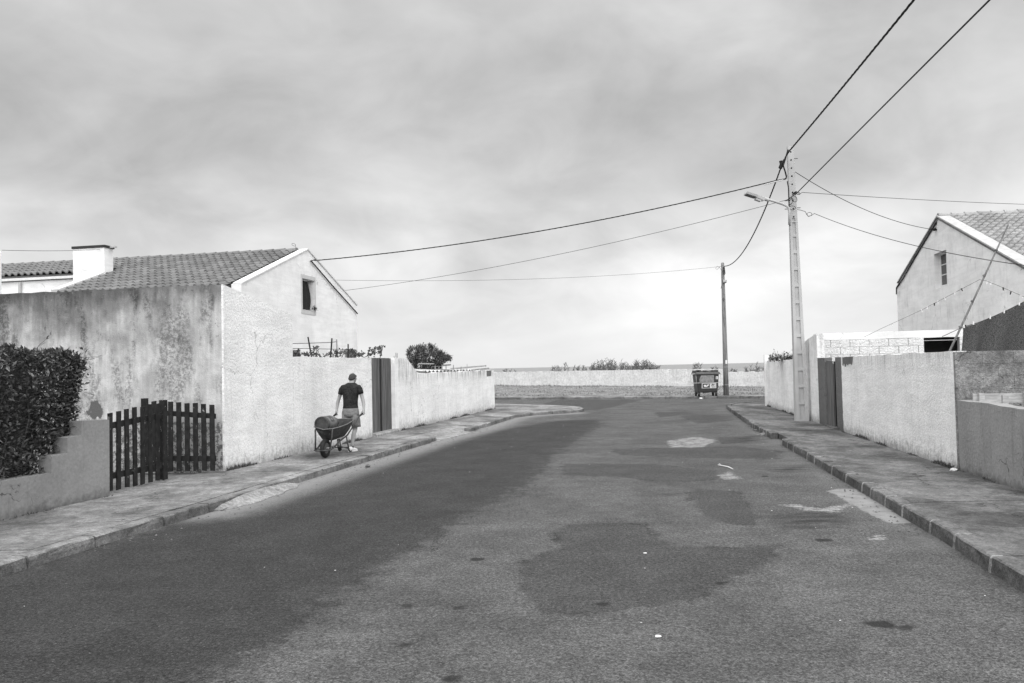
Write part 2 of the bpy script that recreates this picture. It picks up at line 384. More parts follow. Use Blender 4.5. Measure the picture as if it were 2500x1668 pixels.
flatmat('white_paint', .78, .6, .06, 10.)
flatmat('window_frame', .70, .6, .06, 10.)
flatmat('rubber', .018, .8, .3, 30.)
def rust(t):
    p = t.pos(); a = t.mix(t.rng(t.noise(p, 7., 5., .7), .35, .65), .018, .05)
    return t.mix(t.rng(t.noise(p, 14., 4., .7, stretch=(1, 1, .3)), .60, .68), a, .11)
mat('barrow_steel', rust, .6, .4, lambda t: t.noise(t.pos(), 30., 4.), .004)
mat('barrow_tube', rust, .5, .5)
flatmat('rim_worn', .13, .5, .35, 25., .5)
flatmat('gas_body', .14, .5, .25, 12., .4)
flatmat('gas_dark', .06, .6, .4, 14., .4)
flatmat('skin', .33, .6, .06, 30., .3)
flatmat('hair', .045, .8, .5, 90.)
def shirtm(t): return t.math('MULTIPLY', .026, t.rng(t.noise(t.pos(), 8., 3.), .3, .7, .75, 1.3))
mat('shirt', shirtm, .9, .15, lambda t: t.noise(t.pos(), 11., 3., .5, 1.0, stretch=(1.2, 1.2, .9)), .05)
flatmat('shorts', .19, .9, .15, 16., .15, 14., .03)
flatmat('shoe_white', .68, .7, .15, 40.)
flatmat('sole', .03, .8)
flatmat('sock', .05, .9)
flatmat('bin_plastic', .040, .5, .15, 6., .4)
flatmat('bin_lid', .06, .5, .2, 6., .4)
flatmat('bin_faded', .26, .7, .3, 9.)
flatmat('sticker', .72, .6, .05)
flatmat('sticker_dark', .05, .6)
def leafm(v):
    def f(t):
        p = t.pos(); return t.math('MULTIPLY', v, t.rng(t.noise(p, 23., 2.), .3, .7, .45, 1.8))
    return f
mat('hedge_leaf', leafm(.10), .4, .5)
mat('tree_leaf', leafm(.060), .5, .4)
mat('vine_leaf', leafm(.075), .6, .3)
mat('reed_leaf', leafm(.12), .7, .3)
mat('weed_leaf', leafm(.07), .8, .2)
mat('dry_grass', leafm(.25), .9, .1)
mat('green_grass', leafm(.09), .9, .1)
mat('bark', wood(.08), .9, .2)
mat('twig', wood(.2), .9, .2)
flatmat('curtain', .02, .9, .3, 20.)
flatmat('curtain_white', .6, .9, .2, 20.)
def glassm():
    mt = bpy.data.materials.new('pane_glass'); mt.use_nodes = True; b = mt.node_tree.nodes['Principled BSDF']
    b.inputs['Base Color'].default_value = (.03,.03,.03,1); b.inputs['Roughness'].default_value = .06; MATS['pane_glass'] = mt
glassm()
def netm(t):
    p = t.pos(); return t.mix(t.rng(t.noise(p, 85., 3., .8), .36, .64), .018, .13)
mat('shade_net', netm, .9, .1)
mat('corrugated', concrete(.42, .55, .4), .9, .2)
def hollow(t): return t.math('MULTIPLY', .30, t.rng(t.noise(t.pos(), 14., 3.), .3, .7, .8, 1.15))
mat('hollow_brick', hollow, .9, .2)
M_ = MATS

# ------------------------------------------------------------------ measured lines of the street
class Line:                                    # a vertical wall plane on the ground plan: point a, direction u, outward normal n
    def __init__(s, a, b, flip=False):
        s.a = Vector((a[0], a[1], 0)); s.u = (Vector((b[0], b[1], 0))-s.a).normalized()
        s.n = Vector((s.u.y, -s.u.x, 0))*(-1 if flip else 1)
    def px(s, x, y):                           # photo point -> (distance along, height) on this plane
        d = ray(x, y); e = Vector((0,0,EYE)); k = s.n.dot(s.a-e)/s.n.dot(d); p = e+d*k
        return ((p-s.a).dot(s.u), p.z)
    def P(s, t, z, o=0.): return s.a+s.u*t+Vector((0,0,z))+s.n*o
    def ty(s, y): return (y-s.a.y)/s.u.y       # distance along at depth y
LW = Line((-5.18, 14.30), (-.80, 34.22))       # street face, left; outward = towards the street (+x)
RW = Line((6.88, 12.45), (10.15, 31.88), True)

def rough_top(prof, step=.28, amp=.008):       # subdivides the upper edges of a wall outline so they are never ruler-straight
    out = []
    for i, (a, b) in enumerate(zip(prof, prof[1:]+prof[:1])):
        out.append(a); L = math.hypot(b[0]-a[0], b[1]-a[1])
        if min(a[1], b[1]) > .5 and L > step*1.5:
            k = int(L/step)
            for j in range(1, k): out.append((a[0]+(b[0]-a[0])*j/k, a[1]+(b[1]-a[1])*j/k+random.uniform(-amp, amp)))
    return out
def wall_mesh(name, line, prof, th, m, parent=None, off=0., amp=.008):
    pr = rough_top(prof, amp=amp) if amp else prof
    return MB().prism([line.P(t, z, off) for t, z in pr], line.n*-th).build(name, M_[m], parent)

# ================================================================== GROUND, SEA, ROAD
def sheet(name, pts, m, z):
    o = MB().add([(x, y, z) for x, y in pts], [tuple(range(len(pts)))]).build(name, M_[m]); o['kind'] = 'structure'; return o
g = MB(); edge = [(-600, 100), (-60, 98), (-20, 110), (10, 104), (40, 96), (120, 100), (600, 90)]
low = [(x, y+12, -22.) for x, y in edge]
top = [(x, y, -.02) for x, y in edge]; n = len(edge)
g.add([(-600, -300, -.02), (600, -300, -.02)]+top[::-1], [tuple(range(n+2))])
g.add(top+low, [(i, i+1, i+1+n, i+n) for i in range(n-1)])
o = g.build('ground', M_['ground']); o['kind'] = 'structure'
o = MB().add([(-90000, 60, -20), (90000, 60, -20), (90000, 150000, -20), (-90000, 150000, -20)], [(0,1,2,3)]).build('sea', M_['sea']); o['kind'] = 'structure'

LKERB = [(-6.0, 1.5), (-5.35, 5.0), (-4.84, 7.52), (-4.57, 8.82), (-4.11, 10.79), (-3.70, 13.22), (-2.09, 20.37), (-1.16, 23.82), (.05, 29.67), (.75, 30.75), (1.6, 31.35), (2.3, 31.75), (2.75, 32.4), (2.95, 33.3), (2.87, 34.6), (2.3, 35.8), (1.2, 37.1), (-.89, 39.2), (-6, 42.5), (-22, 50)]
RKERB = [(3.1, 1.5), (3.99, 6.33), (4.12, 7.06), (4.35, 8.14), (4.51, 9.16), (4.96, 11.68), (6.18, 19.0), (6.65, 22.0), (8.64, 32.3), (8.9, 33.3), (9.5, 34.4), (11.25, 35.7), (15, 35.6), (24, 33)]
def interp(line, y):
    for (xa, ya), (xb, yb) in zip(line, line[1:]):
        if ya <= y <= yb: return xa+(xb-xa)*(y-ya)/(yb-ya)
    return line[-1][0]

# road: one fine sheet; shapes of the repairs are stored as signed distances
xs = np.concatenate([np.linspace(-70, -8, 12)[:-1], np.linspace(-8, 16, 400), np.linspace(16, 70, 12)[1:]])
ys = np.concatenate([np.linspace(-12, 3.6, 8)[:-1], 3.6*(62/3.6)**np.linspace(0, 1, 520)])
X, Y = np.meshgrid(xs, ys)
def poly_sd(pts):
    P = np.array(pts); d = np.full(X.shape, 1e9); ins = np.zeros(X.shape, bool)
    for (ax, ay), (bx, by) in zip(P, np.roll(P, -1, 0)):
        ex, ey = bx-ax, by-ay; L = ex*ex+ey*ey+1e-9
        t = np.clip(((X-ax)*ex+(Y-ay)*ey)/L, 0, 1); d = np.minimum(d, np.hypot(X-ax-t*ex, Y-ay-t*ey))
        if abs(by-ay) > 1e-9:
            c = ((ay > Y) != (by > Y)) & (X < ex*(Y-ay)/(by-ay)+ax); ins ^= c
    return np.where(ins, -d, d)
def line_sd(P):
    d = np.full(X.shape, 1e9)
    for (ax, ay), (bx, by) in zip(P, P[1:]):
        ex, ey = bx-ax, by-ay; t = np.clip(((X-ax)*ex+(Y-ay)*ey)/(ex*ex+ey*ey), 0, 1); d = np.minimum(d, np.hypot(X-ax-t*ex, Y-ay-t*ey))
    return d
pp = lambda L, k=1.0638: [tuple(gp(x*k, y*k))[:2] for x, y in L]
zz = lambda L, ox, oy, k: [tuple(gp(ox+x*k, oy+y*k))[:2] for x, y in L]
new = [(-9, -12), (-1.6, -12), (-2.2, 2.5)]+pp([(480,1568),(700,1440),(780,1370),(900,1290),(1000,1230),(1110,1165),(1200,1120),(1250,1082),(1262,1052),(1310,1020),(1380,975),(1372,963),(1270,966),(1070,1001),(990,1029),(830,1090),(734,1125),(600,1165)])+[(-4.1,10.6),(-4.9,7.4),(-9,4)]
patches = [pp([(1270,1220),(1300,1205),(1400,1200),(1480,1205),(1520,1240),(1560,1255),(1700,1256),(1790,1250),(1770,1290),(1680,1320),(1640,1360),(1500,1390),(1330,1415),(1230,1400),(1190,1340),(1200,1290),(1290,1255)]),
           pp([(1570,1130),(1610,1122),(1700,1130),(1740,1185),(1735,1205),(1680,1205),(1610,1180)]),
           pp([(1290,1065),(1500,1065),(1640,1080),(1665,1100),(1540,1107),(1420,1095),(1290,1090)]),
           pp([(1400,1030),(1560,1028),(1690,1024),(1790,1035),(1790,1054),(1560,1050),(1420,1044)]),
           pp([(1640,1004),(1700,1002),(1730,1012),(1660,1020)]),
           pp([(1560,955),(1690,950),(1720,962),(1600,972)]),
           zz([(420,490),(560,455),(1230,460),(1000,515),(850,545),(720,540)], 1200, 840, .29787),
           zz([(1340,560),(1640,555),(1660,575),(1380,600)], 1200, 840, .29787)]
cements = [zz([(850,685),(920,670),(1060,672),(1500,930),(1330,935),(1230,890),(1040,790),(930,730)], 1750, 980, .31915)]
whites = [zz([(520,795),(600,788),(760,820),(1000,790),(1025,820),(900,852),(700,835)], 1750, 980, .31915), pp([(1530,1012),(1600,1003),(1645,1010),(1610,1027),(1540,1027)]),
          zz([(10,560),(110,540),(165,590),(100,600),(20,590)], 1750, 980, .31915), zz([(1150,1040),(1260,1010),(1280,1060),(1180,1060)], 1750, 980, .31915)]
oils = [pp([(1980,1430),(2000,1427),(2030,1427),(2050,1436),(2040,1440),(2005,1437)]), pp([(2068,1440),(2085,1437),(2095,1443),(2080,1447)]), pp([(925,1390),(940,1388),(943,1394),(930,1396)]),
        pp([(1082,1281),(1110,1281),(1110,1286),(1086,1286)]), pp([(1040,1394),(1065,1392),(1062,1399),(1045,1400)]), pp([(1748,1093),(1763,1092),(1762,1095),(1750,1096)]), pp([(1872,1236),(1905,1236),(1912,1241),(1880,1242)]),
        pp([(1015,1555),(1050,1550),(1050,1565),(1020,1566)]), pp([(1370,1384),(1395,1383),(1393,1389),(1375,1389)]), pp([(1645,1337),(1665,1336),(1662,1342),(1648,1342)]), pp([(920,1480),(945,1479),(940,1484),(925,1485)])]
smears = [pp([(1690,1003),(1740,1000),(1745,1015),(1700,1018)]), pp([(1500,1130),(1545,1128),(1550,1134),(1505,1136)]), pp([(1800,1185),(1850,1172),(1920,1180),(1930,1200),(1870,1215),(1810,1210)]), pp([(1780,1075),(1850,1070),(1850,1080),(1790,1085)])]
dustl = [(x, y) for x, y in LKERB if 9.5 < y < 32]; dustr = [(x, y) for x, y in RKERB if 8 < y < 34]
sds = dict(sd_new=poly_sd(new), sd_patch=np.min([poly_sd(p) for p in patches], 0), sd_cement=np.min([poly_sd(p) for p in cements], 0), sd_white=np.min([poly_sd(p) for p in whites], 0),
           sd_oil=np.min([poly_sd(p) for p in oils], 0), sd_smear=np.min([poly_sd(p) for p in smears], 0), sd_dust=line_sd(dustl), sd_dustr=line_sd(dustr))
ny, nx = X.shape; me = bpy.data.meshes.new('road')
co = np.stack([X, Y, .004*np.sin(X*1.3)*np.sin(Y*.9)], -1).reshape(-1, 3)
idx = np.arange(nx*ny).reshape(ny, nx); fc = np.stack([idx[:-1,:-1], idx[:-1,1:], idx[1:,1:], idx[1:,:-1]], -1).reshape(-1, 4)
me.vertices.add(len(co)); me.vertices.foreach_set('co', co.ravel().astype(np.float32))
me.loops.add(fc.size); me.loops.foreach_set('vertex_index', fc.ravel().astype(np.int32))
me.polygons.add(len(fc)); me.polygons.foreach_set('loop_start', np.arange(0, fc.size, 4, dtype=np.int32)); me.polygons.foreach_set('loop_total', np.full(len(fc), 4, np.int32))
me.update(calc_edges=True)
for k, a in sds.items(): me.attributes.new(k, 'FLOAT', 'POINT').data.foreach_set('value', np.clip(a, -5, 5).ravel().astype(np.float32))
me.materials.append(M_['asphalt']); o = link('road', me); o['kind'] = 'structure'

# ------------------------------------------------------------------ pavements: slabs and kerb stones, each a piece
PZ = .12
def resample(path, step):
    out = [Vector((*path[0], 0))]; acc = 0.
    for a, b in zip(path, path[1:]):
        a, b = Vector((*a, 0)), Vector((*b, 0)); L = (b-a).length; t = step-acc
        while t <= L: out.append(a+(b-a)*t/L); t += step
        acc = L-(t-step)
    return out
def kerb(name, path, side, m, skip, stone=.92, hgt=PZ, wid=.16):
    root = struct(name, (path[0][0], path[0][1], 0)); pts = resample(path, .23); k = max(1, round(stone/.23)); i = 0
    while i < len(pts)-1:
        kk = k+random.choice((-1, 0, 0, 1)); seg = pts[i:i+kk+1]
        if len(seg) < 2: break
        mid = seg[len(seg)//2]; h = hgt
        if not skip(mid):
            b = MB(); rings = []; dz = random.uniform(-.008, .006); do = random.uniform(-.008, .008)
            for j, q in enumerate(seg):
                a0 = seg[max(j-1, 0)]; a1 = seg[min(j+1, len(seg)-1)]; t = (a1-a0).normalized(); nrm = Vector((t.y, -t.x, 0))*side
                qq = q+t*(.014 if j == 0 else (-.014 if j == len(seg)-1 else 0))
                jj = lambda s_: random.uniform(-s_, s_)
                z1 = h+dz+jj(.004)
                prof = [(0.022+do+jj(.006), -.05), (.012+do+jj(.008), z1*.55), (.004+do+jj(.007), z1-.016), (-.014+do+jj(.006), z1-.002), (-wid, z1), (-wid, -.05)]
                rings.append([qq+nrm*u+Vector((0, 0, v)) for u, v in prof])
            nn = 6; vs = [p for r_ in rings for p in r_]; fs = [tuple(range(nn)), tuple(range(len(vs)-1, len(vs)-nn-1, -1))]
            for r_ in range(len(rings)-1):
                for j in range(nn): fs.append((r_*nn+j, r_*nn+(j+1) % nn, (r_+1)*nn+(j+1) % nn, (r_+1)*nn+j))
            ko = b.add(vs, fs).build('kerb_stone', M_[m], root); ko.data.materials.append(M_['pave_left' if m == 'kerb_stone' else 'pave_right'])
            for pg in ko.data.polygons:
                if pg.normal.z > .75: pg.material_index = 1  # paler tops, grimier sides; shading by face direction is put into the colour
            if m == 'kerb_right' and 5 < mid.y < 24 and random.random() < .8:      # smeared mortar joint
                q = seg[-1]; t = (seg[-1]-seg[-2]).normalized(); nrm = Vector((t.y, -t.x, 0))*side; wj = random.uniform(.012, .03)
                pj = [(.03+do, -.05), (.021+do, h*.55), (.012+do, h-.014), (-.01, h+.005), (-wid*random.uniform(.4, 1.), h+.005), (-wid, -.05)]
                MB().prism([q-t*wj+nrm*u_+Vector((0, 0, v_)) for u_, v_ in pj], t*wj*2).build('mortar_joint', M_['cement_light'], root)
        i += kk
    return root
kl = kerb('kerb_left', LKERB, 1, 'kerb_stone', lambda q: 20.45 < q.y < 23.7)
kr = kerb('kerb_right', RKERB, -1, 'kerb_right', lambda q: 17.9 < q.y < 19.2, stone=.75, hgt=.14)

def slab(pts, z, m, parent, th=.2, gap=.024):
    c = sum((Vector((x, y, 0)) for x, y in pts), Vector())/len(pts); out = []
    tl = Vector((random.uniform(-.003, .003), random.uniform(-.003, .003), 0))
    for x, y in pts:
        q = Vector((x, y, 0)); q = q+(c-q).normalized()*gap; out.append(q+Vector((0, 0, z+(q-c).dot(tl))))
    return MB().prism(out, (0, 0, -th)).build('paving_slab', M_[m], parent)
pl = struct('pavement_left', (-4.5, 12, 0)); KW = .165
lx = lambda y: LW.a.x+(y-LW.a.y)*LW.u.x/LW.u.y if y > 11.6 else -5.88+(y-11.61)*.2228
y = 2.0; 
for st in [1.6, 1.5, 1.5, 1.5, 1.45, 1.5, 1.55, 1.5, 1.5, 1.6, 1.5, 1.45, 1.5, 1.5, 1.5, 1.5, 1.5, 1.4]:
    y1 = y+st
    if not (y1 > 20.3 and y < 23.7):
        e0, e1 = interp(LKERB, y)-KW, interp(LKERB, y1)-KW
        slab([(lx(y)-.35, y), (e0, y), (e1, y1), (lx(y1)-.35, y1)], PZ+random.uniform(-.003, .003), 'pave_left', pl)
    else:
        # dropped crossing: the outer half falls towards the road
        e0, e1 = interp(LKERB, y)-.02, interp(LKERB, y1)-.02; mid0, mid1 = e0-.75, e1-.75
        slab([(lx(y)-.35, y), (mid0, y), (mid1, y1), (lx(y1)-.35, y1)], PZ, 'pave_left', pl)
        v = [Vector((mid0+.01, y, PZ-.002)), Vector((e0+.1, y, .008)), Vector((e1+.1, y1-.006, .008)), Vector((mid1+.01, y1-.006, PZ-.002))]
        MB().prism(v, (0, 0, -.2)).build('paving_slab', M_['cement_light'], pl)
    y = y1
    yl = y
cor = [(lx(yl)-.35, yl), (interp(LKERB, yl)-KW, yl)]
kp = [Vector((*q, 0)) for q in LKERB]
for i, q in enumerate(kp):
    if q.y > yl+.1 and i < len(kp)-1:
        t = (kp[i+1]-kp[i-1]).normalized(); nn = Vector((-t.y, t.x, 0)); c = q+nn*KW; cor.append((c.x, c.y))
cor.append((-22.2, 49.7)); cor.append((-22, 44)); cor.append((-3, 35.6))
slab(cor, PZ, 'pave_left', pl)
# broken, re-cemented stretch of the left kerb
b = MB(); ring = []
for i in range(13):
    yy = 10.85+i*.2; xk = interp(LKERB, yy); j = random.uniform(-.03, .03)
    f_ = math.sin(math.pi*i/12)**.5; ring.append([Vector((xk-.03, yy, .02+.085*f_+j*.3)), Vector((xk+.03+j, yy, .02+.075*f_)), Vector((xk+.12+j, yy, .012+.03*f_+j*.2)), Vector((xk+.08+.2*f_+j*2, yy, .006)), Vector((xk+.08+.2*f_+j*2, yy, -.05)), Vector((xk-.03, yy, -.05))])
vs = [p for r_ in ring for p in r_]; fs = [tuple(range(6)), tuple(range(len(vs)-1, len(vs)-7, -1))]+[(r_*6+j, r_*6+(j+1) % 6, (r_+1)*6+(j+1) % 6, (r_+1)*6+j) for r_ in range(12) for j in range(6)]
o = b.add(vs, fs).build('cement_ramp', M_['cement_light'], kl)

pr = struct('pavement_right', (6, 14, 0)); rx = lambda y: RW.a.x+(y-RW.a.y)*RW.u.x/RW.u.y
y = 2.0
for st in [1.9, 1.6, 1.5, 1.2, 1.5, 1.55, 1.5, 1.6, 1.9, 2.1, 1.8, 2.0, 2.0, 1.9, 2.0, 2.0, 2.2]:
    y1 = min(y+st, 32.25)
    slab([(interp(RKERB, y)+KW, y), (rx(y)+.3, y), (rx(y1)+.3, y1), (interp(RKERB, y1)+KW, y1)], PZ+random.uniform(-.003, .003), 'pave_right', pr)
    y = y1
cor = [(interp(RKERB, y)+KW, y), (9.07, 33.25), (9.62, 34.27), (11.27, 35.53), (15, 35.43), (24, 32.8), (24, 31), (rx(y)+.3, y)]
slab(cor, PZ, 'pave_right', pr)

# far side of the cross street
FK = [(-30, 55.5), (-1.0, 47.34), (5.58, 44.36), (12.97, 41.35), (40, 31)]
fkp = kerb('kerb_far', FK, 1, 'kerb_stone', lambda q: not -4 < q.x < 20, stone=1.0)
pf = struct('pavement_far', (6, 45, 0))
fx = resample([(-4, 48.7), (-1.0, 47.34), (5.58, 44.36), (12.97, 41.35), (20, 38.6)], 2.4)
fu = Vector((.92, -.39, 0)); fn = Vector((.39, .92, 0))
for a, b_ in zip(fx, fx[1:]):
    q = [a+fn*.16, b_+fn*.16, b_+fn*1.9, a+fn*1.9]; slab([(p.x, p.y) for p in q], PZ, 'pave_left', pf)
FW = Line((-1.5, 72.46), (16.12, 51.57))       # foot of the far wall
FW.n = Vector((FW.u.y, -FW.u.x, 0)); FW.n = -FW.n if FW.n.y > 0 else FW.n
vg = MB(); A = [(-16, 54.1), (-4, 50.4), (-1.0, 49.1), (5.9, 46.1), (13.7, 43.1), (20.7, 40.3), (34, 35)]
Bp = [FW.P(FW.ty(y), 0) for y in (90, 80, 73, 64, 55, 49, 40)]
gv = []; NU, NV = 60, 14
for i in range(NU+1):
    u = i/NU*6; k = min(int(u), 5); f_ = u-k
    a = Vector((*A[k], 0)).lerp(Vector((*A[k+1], 0)), f_); c = Bp[k].lerp(Bp[k+1], f_)
    for j in range(NV+1):
        s_ = j/NV; q = a.lerp(c, s_); q.z = .115+.185*s_+.03*math.sin(q.x*2.1+q.y*1.3)*min(1, s_*5)*(1-s_*.6); gv.append(q)
vf = [(i*(NV+1)+j, (i+1)*(NV+1)+j, (i+1)*(NV+1)+j+1, i*(NV+1)+j+1) for i in range(NU) for j in range(NV)]
o = MB().add(gv, vf).build('grass_verge', M_['soil'], smooth=True); o['kind'] = 'structure'
gb = MB(); gd = MB()
for i in range(26000):
    u = random.random()*6; k = min(int(u), 5); s_ = random.random()**1.3
    a = Vector((*A[k], 0)).lerp(Vector((*A[k+1], 0)), u-k); c = Bp[k].lerp(Bp[k+1], u-k); q = a.lerp(c, s_)
    if not (-5 < q.x < 21): continue
    q.z = .10+.185*s_; near_wall = s_ > .9
    h = random.uniform(.03, .09)*(1.7 if near_wall else 1.)*(1+.8*math.sin(q.x*.9)*math.sin(q.y*.7)); ang = random.random()*6.28; wv = random.uniform(.015, .04)
    d = Vector((math.cos(ang), math.sin(ang), 0)); t_ = q+Vector((random.uniform(-.06, .06), random.uniform(-.06, .06), max(.03, h)))
    (gd if near_wall or random.random() < .2 else gb).add([q-d*wv, q+d*wv, t_], [(0, 1, 2)])
o = gb.build('dry_grass', M_['dry_grass'], fix=False); tag(o, 'short dry grass covering the verge before the sea wall', 'grass', kind='stuff')
o = gd.build('dark_grass', M_['green_grass'], fix=False); tag(o, 'darker taller weeds along the foot of the sea wall', 'weeds', kind='stuff')

# ================================================================== LEFT SIDE
def jitter_poly(p, a): return [(x+random.uniform(-a, a), y+random.uniform(-a, a)) for x, y in p]
# --- stepped garden wall
SL = Line((-6.29, 9.77), (-5.88, 11.61))
endt = SL.px(268, 1211)[0]
prof = [(SL.ty(3.0), 0.), (endt, 0.), (endt, SL.px(268, 1024)[1]), SL.px(200, 1028), (SL.px(199, 1063)[0], SL.px(199, 1063)[1]), SL.px(165, 1069), (SL.px(165, 1107)[0], SL.px(165, 1107)[1]), SL.px(126, 1113), SL.px(126, 1155), (SL.ty(3.0), SL.px(60, 1167)[1])]
sw = thing('garden_wall', 'low grey rendered garden wall stepping up to a gate pillar', 'wall', SL.P(endt-1, 0))
wall_mesh('wall_face', SL, prof, .2, 'grey_render', sw, amp=.004)

# --- hedge
hg = thing('hedge', 'dense dark clipped hedge behind the stepped grey wall', 'hedge', SL.P(0, 0, -.8))
fo = MB(); tw = MB()
def hedge_r(a):                                  # rounded box seen in section along the hedge
    return 1.
H0, H1 = SL.ty(8.6), SL.ty(11.36)
for i in range(16000):
    t = random.uniform(H0, H1) if random.random() < .86 else H1-abs(random.gauss(0, .15))
    side = random.random(); zt = 2.17+.07*math.sin(t*2.3)+.05*math.sin(t*5.7); lowz = .35+max(0., (t-SL.ty(10.2)))*.52
    endk = max(0., 1-(H1-t)/.7)                # rounding towards the gate end
    if side < .44: o_ = -.22+random.gauss(0, .06)-endk*.12; z = random.uniform(lowz, zt-.05)
    elif side < .74: o_ = random.uniform(-1.5, -.2); z = zt-abs(random.gauss(0, .05))
    elif side < .88 : t = H1-random.random()**2*.3; o_ = random.uniform(-1.4, -.25); z = random.uniform(lowz, zt)
    else: o_ = random.uniform(-1.3, -.35); z = random.uniform(lowz, zt-.1); t = min(t, H1-.15)
    z -= endk**2*.25*random.random()
    t += .10*math.sin(z*3.1+1.)*(1 if t > H1-.6 else 0)-.12*endk*max(0, z-1.9)
    p = SL.P(t, z, o_); nrm = Vector((SL.n.x*(1 if side < .44 else .2), SL.n.y-.5, .8 if side > .44 else .25))
    d = (nrm+Vector((random.gauss(0, .7), random.gauss(0, .7), random.gauss(0, .6)))).normalized()
    fo.leaf(p, d, Vector((random.gauss(0, .5), random.gauss(0, .5), 1)), random.uniform(.055, .115), random.uniform(.028, .05))
for i in range(70):
    t = random.uniform(H0, H1-.1); o_ = random.uniform(-1.2, -.4); p = SL.P(t, random.uniform(.3, .8), o_)
    q = p+Vector((random.gauss(0, .25), random.gauss(0, .25), random.uniform(.9, 1.5))); tw.tube([p, p.lerp(q, .5)+Vector((random.gauss(0, .05), random.gauss(0, .05), 0)), q], [.016, .012, .006], 5)
for i in range(46):                              # thin twigs reaching out at the gate end
    p = SL.P(H1-.2, random.uniform(.9, 2.1), random.uniform(-1.1, -.4)); d = (SL.u*random.uniform(.3, .9)+SL.n*random.uniform(-.1, .4)+Vector((0, 0, random.uniform(-.1, .7)))).normalized()
    q = p+d*random.uniform(.2, .62); tw.tube([p, p.lerp(q, .5)+Vector((0, 0, .03)), q], [.007, .005, .002], 4)
    for j in range(7): fo.leaf(p.lerp(q, random.uniform(.35, 1.)), (d+Vector((random.gauss(0, .6), random.gauss(0, .6), random.gauss(0, .5)))).normalized(), Vector((0, 0, 1)), .08, .028)
f_ = fo.build('foliage', M_['hedge_leaf'], hg, fix=False); f_['kind'] = 'stuff'
tw.build('branches', M_['twig'], hg)
# solid block added so that no daylight shows between the inner leaves
MB().prism([SL.P(t, z, -.45) for t, z in ((H0, .2), (H1-.75, .5), (H1-.55, 1.2), (H1-.6, 1.95), (H0, 2.05))], SL.n*-.75).build('dim_core', M_['bark'], hg)

# --- picket gates
def gate_leaf(label, A, B, zA, zB, zb, npk, post_end):
    A, B = Vector((*A, 0)), Vector((*B, 0)); u = (B-A); L = u.length; u.normalize(); nn = Vector((u.y, -u.x, 0)); th = math.atan2(u.y, u.x)
    R_ = Matrix.Rotation(th, 3, 'Z'); g_ = thing('picket_gate', label, 'gate', A+Vector((0, 0, zb)))
    for k in range(npk):
        s_ = .05+(L-.1)*k/(npk-1); z1 = zA+(zB-zA)*s_/L+random.uniform(-.012, .012); wd = .085
        last = (k == npk-1 and post_end) or (k == 0 and not post_end)
        bk = MB(); dx = random.uniform(-.006, .006)
        bk.prism([A+u*(s_-wd/2+dx)+Vector((0, 0, zb+random.uniform(0, .02))), A+u*(s_+wd/2+dx)+Vector((0, 0, zb+.01)), A+u*(s_+wd/2-dx)+Vector((0, 0, z1+.004)), A+u*(s_-wd/2-dx)+Vector((0, 0, z1+random.uniform(-.01, .01)))], nn*.022)
        bk.build('picket', M_['gate_paint'], g_)
    for zf in (.19, .83):
        z0 = zb+(zA-zb)*zf; z1 = zb+(zB-zb)*zf
        MB().prism([A+Vector((0, 0, z0-.045))-nn*.003, B+Vector((0, 0, z1-.045))-nn*.003, B+Vector((0, 0, z1+.045))-nn*.003, A+Vector((0, 0, z0+.045))-nn*.003], nn*-.035).build('rail', M_['gate_paint'], g_)
    e = B if post_end else A
    MB().box(e+Vector((0, 0, (zb+(zB if post_end else zA))/2+.01))-nn*.05, (.09, .09, (zB if post_end else zA)-zb+.02), R_).build('post', M_['gate_paint'], g_)
    return g_
gate_leaf('closed black picket gate leaf beside the grey wall pillar', (-5.97, 11.72), (-5.66, 13.0), 1.31, 1.43, .16, 8, True)
gate_leaf('black picket gate leaf swung open against the stained wall', (-6.55, 14.12), (-5.24, 14.02), 1.43, 1.31, .15, 9, False)
# yard floor seen through the gate
o = MB().prism([(-12, 9.9, .1), (-6.55, 9.9, .1), (-6.02, 11.75, .1), (-5.42, 14.24, .1), (-12, 15, .1)], (0, 0, -.1)).build('yard_path', M_['pave_right']); o['kind'] = 'structure'

# --- tall shed: stained front, rough white street side
SF = Line((-5.18-LW.n.x*0+(-.0), 14.30), (-5.18-6*LW.n.x, 14.30-6*LW.n.y))      # front runs away from the street, square to it
SF.n = -LW.u
sh = thing('shed', 'tall flat-fronted shed with mould-stained front wall and rough white street side', 'shed', (-6.5, 15.5, 0))
ztop = 3.46
wall_mesh('front_wall', SF, [(.042, 0), (9.0, 0), (9.0, ztop+.05), (.042, ztop)], .22, 'stained', sh, amp=.012)
tD = LW.ty(16.80)
wall_mesh('side_wall', LW, [(0, 0), (tD, 0), (tD, LW.px(710, 767)[1]), (0, ztop+.005)], .04, 'white_rough', sh, amp=.008)
MB().prism([LW.P(.25, ztop-.35, -.05), LW.P(tD, 2.9, -.05), LW.P(tD, 2.9, -8.8), LW.P(.25, ztop-.35, -8.8)], (0, 0, .12)).build('roof', M_['corrugated'], sh)
wall_mesh('inner_wall', LW, [(.24, 0), (tD-.003, 0), (tD-.003, 2.85), (.24, 3.05)], .18, 'grey_render', sh, off=-.043, amp=0)

